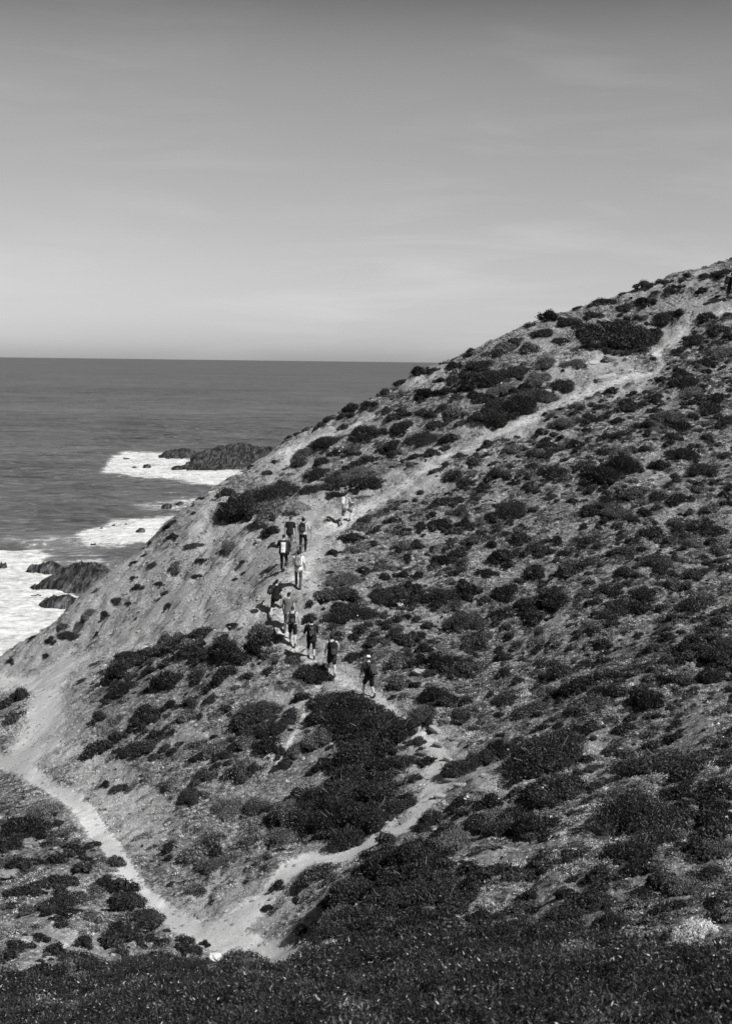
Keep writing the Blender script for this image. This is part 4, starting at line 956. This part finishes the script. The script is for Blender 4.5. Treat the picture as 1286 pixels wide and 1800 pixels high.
    obj('body', body.mesh('body', spec.get('skin', SKIN), .0115), root)
    for e in (-1, 1):
        mb = MB(); mb.ell(hv(e * .032, .088, .012), (.011 * s, .007 * s, .008 * s), HM, 8, 6); obj('eye', mb.mesh('eye', C['dark']), root)
    mb = MB(); mb.loft([hv(-.022, .089, -.055), hv(0, .094, -.054), hv(.022, .089, -.055)], [.004 * s, .006 * s, .004 * s], n=6); obj('mouth', mb.mesh('mouth', SKIN_T), root)
    # shirt
    sm = MB(); sl = spec.get('sleeve', .5); k = 1.13
    low = spec.get('hem', -.10)
    sm.loft([T(0, 0, low), T(0, .005, .05), T(0, 0, .18), T(0, .01, .33), T(0, 0, .445), T(0, -.005, .49)],
            [(.168 * s * tw * k, .118 * s * k), (.160 * s * tw * k, .115 * s * k), (.142 * s * tw * k, .105 * s * k), (.165 * s * tw * k, .118 * s * k), (.160 * s * tw * k, .097 * s * k), (.075 * s, .062 * s)], n=20)
    if sl > 0:
        sm.loft([T(-.17 * tw, -.005, .452), T(0, -.01, .468), T(.17 * tw, -.005, .452)], [.064 * s, .075 * s, .064 * s], n=12, side=(0, 1, 0))
        for sd_ in (-1, 1):
            sh, el, wr, d2 = arms[sd_]
            if sl <= 1: sm.loft([sh, sh.lerp(el, min(sl * 1.5, 1))], [.066 * s, .060 * s], n=12)
            else: sm.loft([sh, el, el.lerp(wr, sl - 1)], [.066 * s, .054 * s, .046 * s], n=12)
    obj('shirt', sm.mesh('shirt', C[spec['shirt']], .0145, fold=.007), root)
    if spec.get('back_panel'):
        bp = MB(); V_ = []
        for z_ in np.linspace(-.09, .40, 9):
            for x_ in np.linspace(-.105, .105, 7):
                V_.append(T(x_ * (1.0 + .12 * (z_ - .1)), -.150 * (1 - 1.6 * abs(x_) ** 1.6) + (.035 if .08 < z_ < .26 else .012), z_))
        V2 = [v_ + Vector((0, -.012, 0)) for v_ in V_]; n0 = len(V_); F_ = []
        for j in range(8):
            for i in range(6):
                a_ = j * 7 + i; F_.append((a_ + n0, a_ + 1 + n0, a_ + 8 + n0, a_ + 7 + n0)); F_.append((a_, a_ + 7, a_ + 8, a_ + 1))
        for i in range(6): F_ += [(i, i + 1, i + 1 + n0, i + n0), (56 + i, 56 + i + n0, 57 + i + n0, 57 + i)]
        for j in range(8): F_ += [(j * 7, j * 7 + n0, j * 7 + 7 + n0, j * 7 + 7), (j * 7 + 6, j * 7 + 13, j * 7 + 13 + n0, j * 7 + 6 + n0)]
        bp.add(V_ + V2, F_); obj('back_panel', bp.mesh('back_panel', C['white']), root)
    # trousers or shorts
    tm = MB(); ln = spec.get('leg', 1.0)      # 1 = ankle, .5 = knee
    tm.loft([P0 + Vector((0, 0, -.10 * s)), P0 + Vector((0, 0, -.02 * s)), T(0, 0, .06)], [(.15 * s * tw, .115 * s), (.175 * s * tw, .128 * s), (.155 * s * tw, .112 * s)], n=18)
    for sd_ in (-1, 1):
        h_, kn, f, toe = legs[sd_]
        if ln <= .5: e_ = h_.lerp(kn, ln * 2); tm.loft([h_, h_.lerp(e_, .5), e_], [.102 * s, .096 * s, .086 * s], n=14)
        else:
            e_ = kn.lerp(f, (ln - .5) * 2 * .96); tm.loft([h_, h_.lerp(kn, .5), kn, kn.lerp(e_, .5), e_], [.102 * s, .088 * s, .072 * s, .066 * s, .058 * s], n=14)
    obj('trousers' if ln > .5 else 'shorts', tm.mesh('trousers', C[spec['pants']], .0145, fold=.007), root)
    for sd_ in (-1, 1):
        h_, kn, f, toe = legs[sd_]; mb = MB()
        mb.loft([f + Vector((0, -.035 * s, -.035 * s)), f + toe * .06 * s + Vector((0, 0, -.035 * s)), f + toe * .16 * s + Vector((0, 0, -.045 * s))], [(.042 * s, .042 * s), (.046 * s, .036 * s), (.046 * s, .024 * s)], n=12)
        mb.loft([f + Vector((0, -.01 * s, -.02 * s)), f + Vector((0, -.005 * s, .045 * s))], [.044 * s, .042 * s], n=10)
        obj('shoe', mb.mesh('shoe', C[spec.get('shoe', 'sole')], .012), root)
    # hair
    hr = MB(); hs = spec.get('hair', 'hair'); bulk = spec.get('bulk', 1.0)
    if hs:
        hr.ell(hv(0, -.018, .022), (.084 * s * bulk, .098 * s * bulk, .108 * s * bulk), HM, 18, 14)
        if spec.get('long'): hr.loft([hv(0, -.05, .0), hv(0, -.085, -.10), hv(0, -.09, -.20)], [(.085 * s * bulk, .06 * s), (.09 * s * bulk, .05 * s), (.06 * s, .03 * s)], n=12)
        obj('hair', hr.mesh('hair', C[hs], .012, fold=.012), root)
    hat = spec.get('hat')
    if hat:
        hb = MB(); hb.ell(hv(0, -.008, .045), (.094 * s, .108 * s, .09 * s), HM, 18, 12, 1, -.15); ho = obj('cap' if hat[0] == 'cap' else 'sun_hat', hb.mesh('crown', C[hat[1]], .011), root)
        br = MB(); bd = spec.get('brim', 1)
        if hat[0] == 'cap': br.ell(hv(0, bd * .12, .045), (.07 * s, .075 * s, .010 * s), HM, 14, 8)
        else: br.ell(hv(0, 0, .035), (.175 * s, .185 * s, .012 * s), HM, 20, 8)
        obj('brim', br.mesh('brim', C[hat[1]]), ho)
    toW = lambda v: base + Rz @ v
    info = dict(root=root, T=T, base=base, Rz=Rz, a=a, arms=arms, s=s, P0=P0, tw=tw, hv=hv, ground=ground)
    return info

def carried(name, label, cat, info, origin, group=None):
    r_ = bpy.data.objects.new(name, None); COL.objects.link(r_); r_.location = info['base'] + info['Rz'] @ Vector(origin); r_.rotation_euler = (0, 0, info['a']); r_.empty_display_size = .1
    tag(r_, label, cat, group); return r_
def backpack(info, label, mat, w=.15, h=.23, d=.09, zc=.26, xo=0.0, strap=None, roll=0.0, pocket=True, pale=False):
    T = info['T']; s = info['s']; c = T(xo, -.15 - d, zc); r_ = carried('backpack', label, 'backpack', info, c, 'backpacks worn by the hikers')
    up = (T(0, 0, 1) - T(0, 0, 0)).normalized(); Mx = Matrix(((1, 0, 0), (0, up.z, up.y), (0, -up.y, up.z))) @ Matrix.Rotation(R(roll), 3, 'Y')
    mb = MB(); mb.ell(c, (w * s, d * s, h * s), Mx, 20, 14, .62); obj('pack_body', mb.mesh('pack_body', C[mat], .014, c, fold=.008), r_)
    mb = MB(); mb.ell(c + Mx @ Vector((0, -d * .85, -h * .35)) * s, (w * .75 * s, d * .5 * s, h * .45 * s), Mx, 16, 10, .6)
    if pocket: obj('front_pocket', mb.mesh('front_pocket', C['char' if mat == 'black' else mat], None, c), r_)
    mb = MB(); mb.loft([c + Mx @ Vector((-.03, .01, h)) * s, c + Mx @ Vector((0, .01, h + .035)) * s, c + Mx @ Vector((.03, .01, h)) * s], [.008 * s] * 3, n=6); obj('grab_handle', mb.mesh('grab_handle', C['black'], None, c), r_)
    for e in (-1, 1):
        mb = MB(); x_ = e * .105; tw = info['tw']
        pts = [T(x_ * .8, -.15, zc + h * .8), T(x_, -.10, .50), T(x_ * 1.1, .01, .545), T(x_ * 1.15, .105, .46), T(x_ * 1.3, .15, .34), T(x_ * 1.55, .10, .20), T(x_ * 1.4, -.12, zc - h * .7)]
        mb.loft(pts, [(.026 * s, .009 * s)] * 7, n=8); obj('shoulder_strap', mb.mesh('shoulder_strap', C[strap or ('black' if mat != 'print' else 'char')], None, c), r_)
    if pale:
        for (x0, z0, x1, z1) in pale:
            mb = MB(); mb.loft([c + Mx @ Vector((x0, -d * 1.28, z0)) * s, c + Mx @ Vector((x1, -d * 1.28, z1)) * s], [.007 * s] * 2, n=6); obj('reflective_strap', mb.mesh('reflective_strap', C['strap'], None, c), r_)
    return r_
def pole(info, label, x, y0, top, lean_x=.0, lean_y=.0):
    """trekking pole standing beside the hiker, tip on the ground"""
    g_ = info['ground'](x, y0); tip = Vector((x, y0, g_)); tp = tip + Vector((lean_x, lean_y, top)); r_ = carried('trekking_pole', label, 'trekking pole', info, tip)
    for nm, a_, b_, ra, mt in (('shaft', 0, .86, .008, 'metal'), ('grip', .86, 1, .016, 'black')):
        mb = MB(); mb.loft([tip.lerp(tp, a_), tip.lerp(tp, b_)], [ra, ra], n=8); obj(nm, mb.mesh(nm, C[mt], None, tip), r_)
    mb = MB(); mb.ell(tip.lerp(tp, .05), (.03, .03, .005), None, 10, 6); obj('basket', mb.mesh('basket', C['black'], None, tip), r_)
    return r_

p1 = person('lone hiker ahead of the others in pale top, dark cap and grey shorts', 606, 921, 35, dict(shirt='light', pants='grey', leg=.5, sleeve=.6, hat=('cap', 'dark'), lean=10, lead=1, stride=.26, arm_r=(20, 75, 10), arm_l=(-10, 30, 8), look=10, skin=SKIN))
backpack(p1, 'slim white backpack on the lone leading hiker', 'white', .11, .21, .06, .27, -.03)
p2 = person('bareheaded hiker in black t-shirt and grey trousers looking down to the right', 509, 966, 15, dict(shirt='black', pants='grey', leg=1, sleeve=.55, lean=12, nod=28, look=30, lead=-1, stride=.24, arm_r=(4, 22, 10), hair='hair', skin=SKIN_T))
p3 = person('hiker in dark brimmed hat, light shirt and black trousers at the front right', 532, 972, 4, dict(shirt='light', pants='black', leg=1, sleeve=.7, hem=-.03, hat=('sun', 'dark'), lean=6, lead=1, stride=.18, arm_r=(14, 34, 24), arm_l=(10, 40, 8), skin=SKIN))
backpack(p3, 'black backpack on the hiker in the brimmed hat', 'black', .15, .24, .10, .29)
pole(p3, 'thin trekking pole in the right hand of the hiker in the brimmed hat', .34, .22, 1.12, .04, .02)
p4 = person('hiker in black-sleeved shirt with a bright white back and dark trousers', 498, 1003, 5, dict(shirt='dark', pants='black', leg=.98, sleeve=.75, lean=10, nod=14, lead=-1, stride=.20, back_panel=True, arm_l=(30, 50, 14), arm_r=(28, 48, 14), w=1.12, shoe='sole_l', hair='hair', skin=SKIN))
T_ = p4['T']; c_ = T_(.20, -.08, -.08); r_ = carried('waist_bag', 'black waist bag hanging at the right hip of the white-backed hiker', 'bag', p4, c_)
mb = MB(); mb.ell(c_, (.10, .065, .09), None, 16, 10, .55); obj('bag_body', mb.mesh('bag_body', C['black'], None, c_), r_)
mb = MB(); mb.loft([c_ + Vector((-.05, .02, .07)), T_(-.02, -.15, .06), T_(-.19, -.06, .09)], [(.018, .006)] * 3, n=8); obj('belt', mb.mesh('belt', C['black'], None, c_), r_)
p5 = person('dark-haired hiker in white t-shirt and grey trousers carrying a patterned pack', 524, 1034, 2, dict(shirt='white', pants='mid', leg=1, sleeve=.6, lean=9, lead=-1, stride=.24, long=False, bulk=1.08, arm_r=(6, 18, 12), arm_l=(22, 40, 10), skin=SKIN_T))
backpack(p5, 'grey patterned backpack on the hiker in the white t-shirt', 'print', .145, .25, .10, .24)
p6 = person('hiker in black t-shirt and dark shorts striding with wide bare legs', 484, 1078, 18, dict(shirt='black', pants='black', leg=.46, sleeve=.45, lean=14, lead=1, stride=.36, spread=.05, arm_l=(35, 60, 22), arm_r=(-15, 35, 14), hair='hair', look=8, nod=8, skin=SKIN))
backpack(p6, 'black pack slung off the left shoulder of the wide-striding hiker', 'black', .13, .21, .09, .28, -.17, roll=14, pale=[(.02, -.02, .07, .06), (.12, .12, .17, .20)])
p7 = person('hiker in dark cap, loose grey shirt and grey trousers with pale bare arms', 506, 1110, 10, dict(shirt='grey', pants='mid', leg=1, sleeve=.25, hat=('cap', 'black'), brim=1, lean=12, lead=1, stride=.22, arm_l=(24, 10, 16), arm_r=(-10, 15, 10), w=1.06, hem=-.16, skin=SKIN, hair='hair_b'))
p8 = person('hiker in sleeveless top and black shorts with bare white shoulders', 514, 1138, -2, dict(shirt='light', pants='black', leg=.42, sleeve=0, hem=.02, lean=7, lead=-1, stride=.17, arm_r=(6, 14, 14), arm_l=(14, 30, 16), hair='hair_b', bulk=.98, skin=SKIN))
backpack(p8, 'small black backpack on the bare-shouldered hiker in the sleeveless top', 'black', .13, .22, .08, .24, pale=[(.02, -.06, .02, -.02)])
p9 = person('hiker all in black with bushy dark hair and cropped trousers showing pale calves', 547, 1160, -6, dict(shirt='black', pants='black', leg=.66, sleeve=1.6, lean=10, lead=-1, stride=.22, hair='hair', bulk=1.32, arm_l=(20, 40, 10), arm_r=(22, 45, 10), w=1.1, hem=-.16, skin=SKIN))
backpack(p9, 'black backpack with a pale V-shaped strap on the bushy-haired hiker', 'black', .15, .22, .09, .24, pale=[(-.06, .16, .01, .07), (.01, .07, .05, .19), (-.07, -.13, -.03, -.20)])
p10 = person('bare-armed hiker in long black tunic with a pole next to the white cap', 583, 1191, -8, dict(shirt='dark', pants='black', leg=.44, sleeve=0, lean=5, lead=-1, stride=.14, hair='hair', bulk=1.12, arm_l=(12, 14, 10), arm_r=(24, 62, 18), hem=-.26, skin=SKIN))
backpack(p10, 'tall black backpack on the hiker in the long black tunic', 'black', .155, .30, .11, .20, .03)
pole(p10, 'trekking pole slanting out right of the hiker in the black tunic', .62, .12, 1.0, -.26, .12)
p11 = person('last hiker in a white cap and dark t-shirt and shorts stepping up the gully', 649, 1224, -22, dict(shirt='dark', pants='black', leg=.46, sleeve=.7, hat=('cap', 'white'), lean=15, lead=-1, stride=.38, arm_l=(10, 20, 12), arm_r=(26, 62, 10), look=-10, nod=10, skin=SKIN, w=1.05))
backpack(p11, 'bulging charcoal backpack on the hiker in the white cap', 'char', .15, .23, .12, .20, .04)
p12 = person('dark-clothed hiker high on the hill cut off by the right edge of the picture', 1281, 528, 75, dict(shirt='black', pants='black', leg=.9, sleeve=1.7, hat=('cap', 'black'), lean=10, lead=1, stride=.26, hair='hair', skin=SKIN_T, w=1.12, hem=-.2))
backpack(p12, 'black backpack on the hiker at the right edge of the picture', 'black', .15, .25, .11, .27)
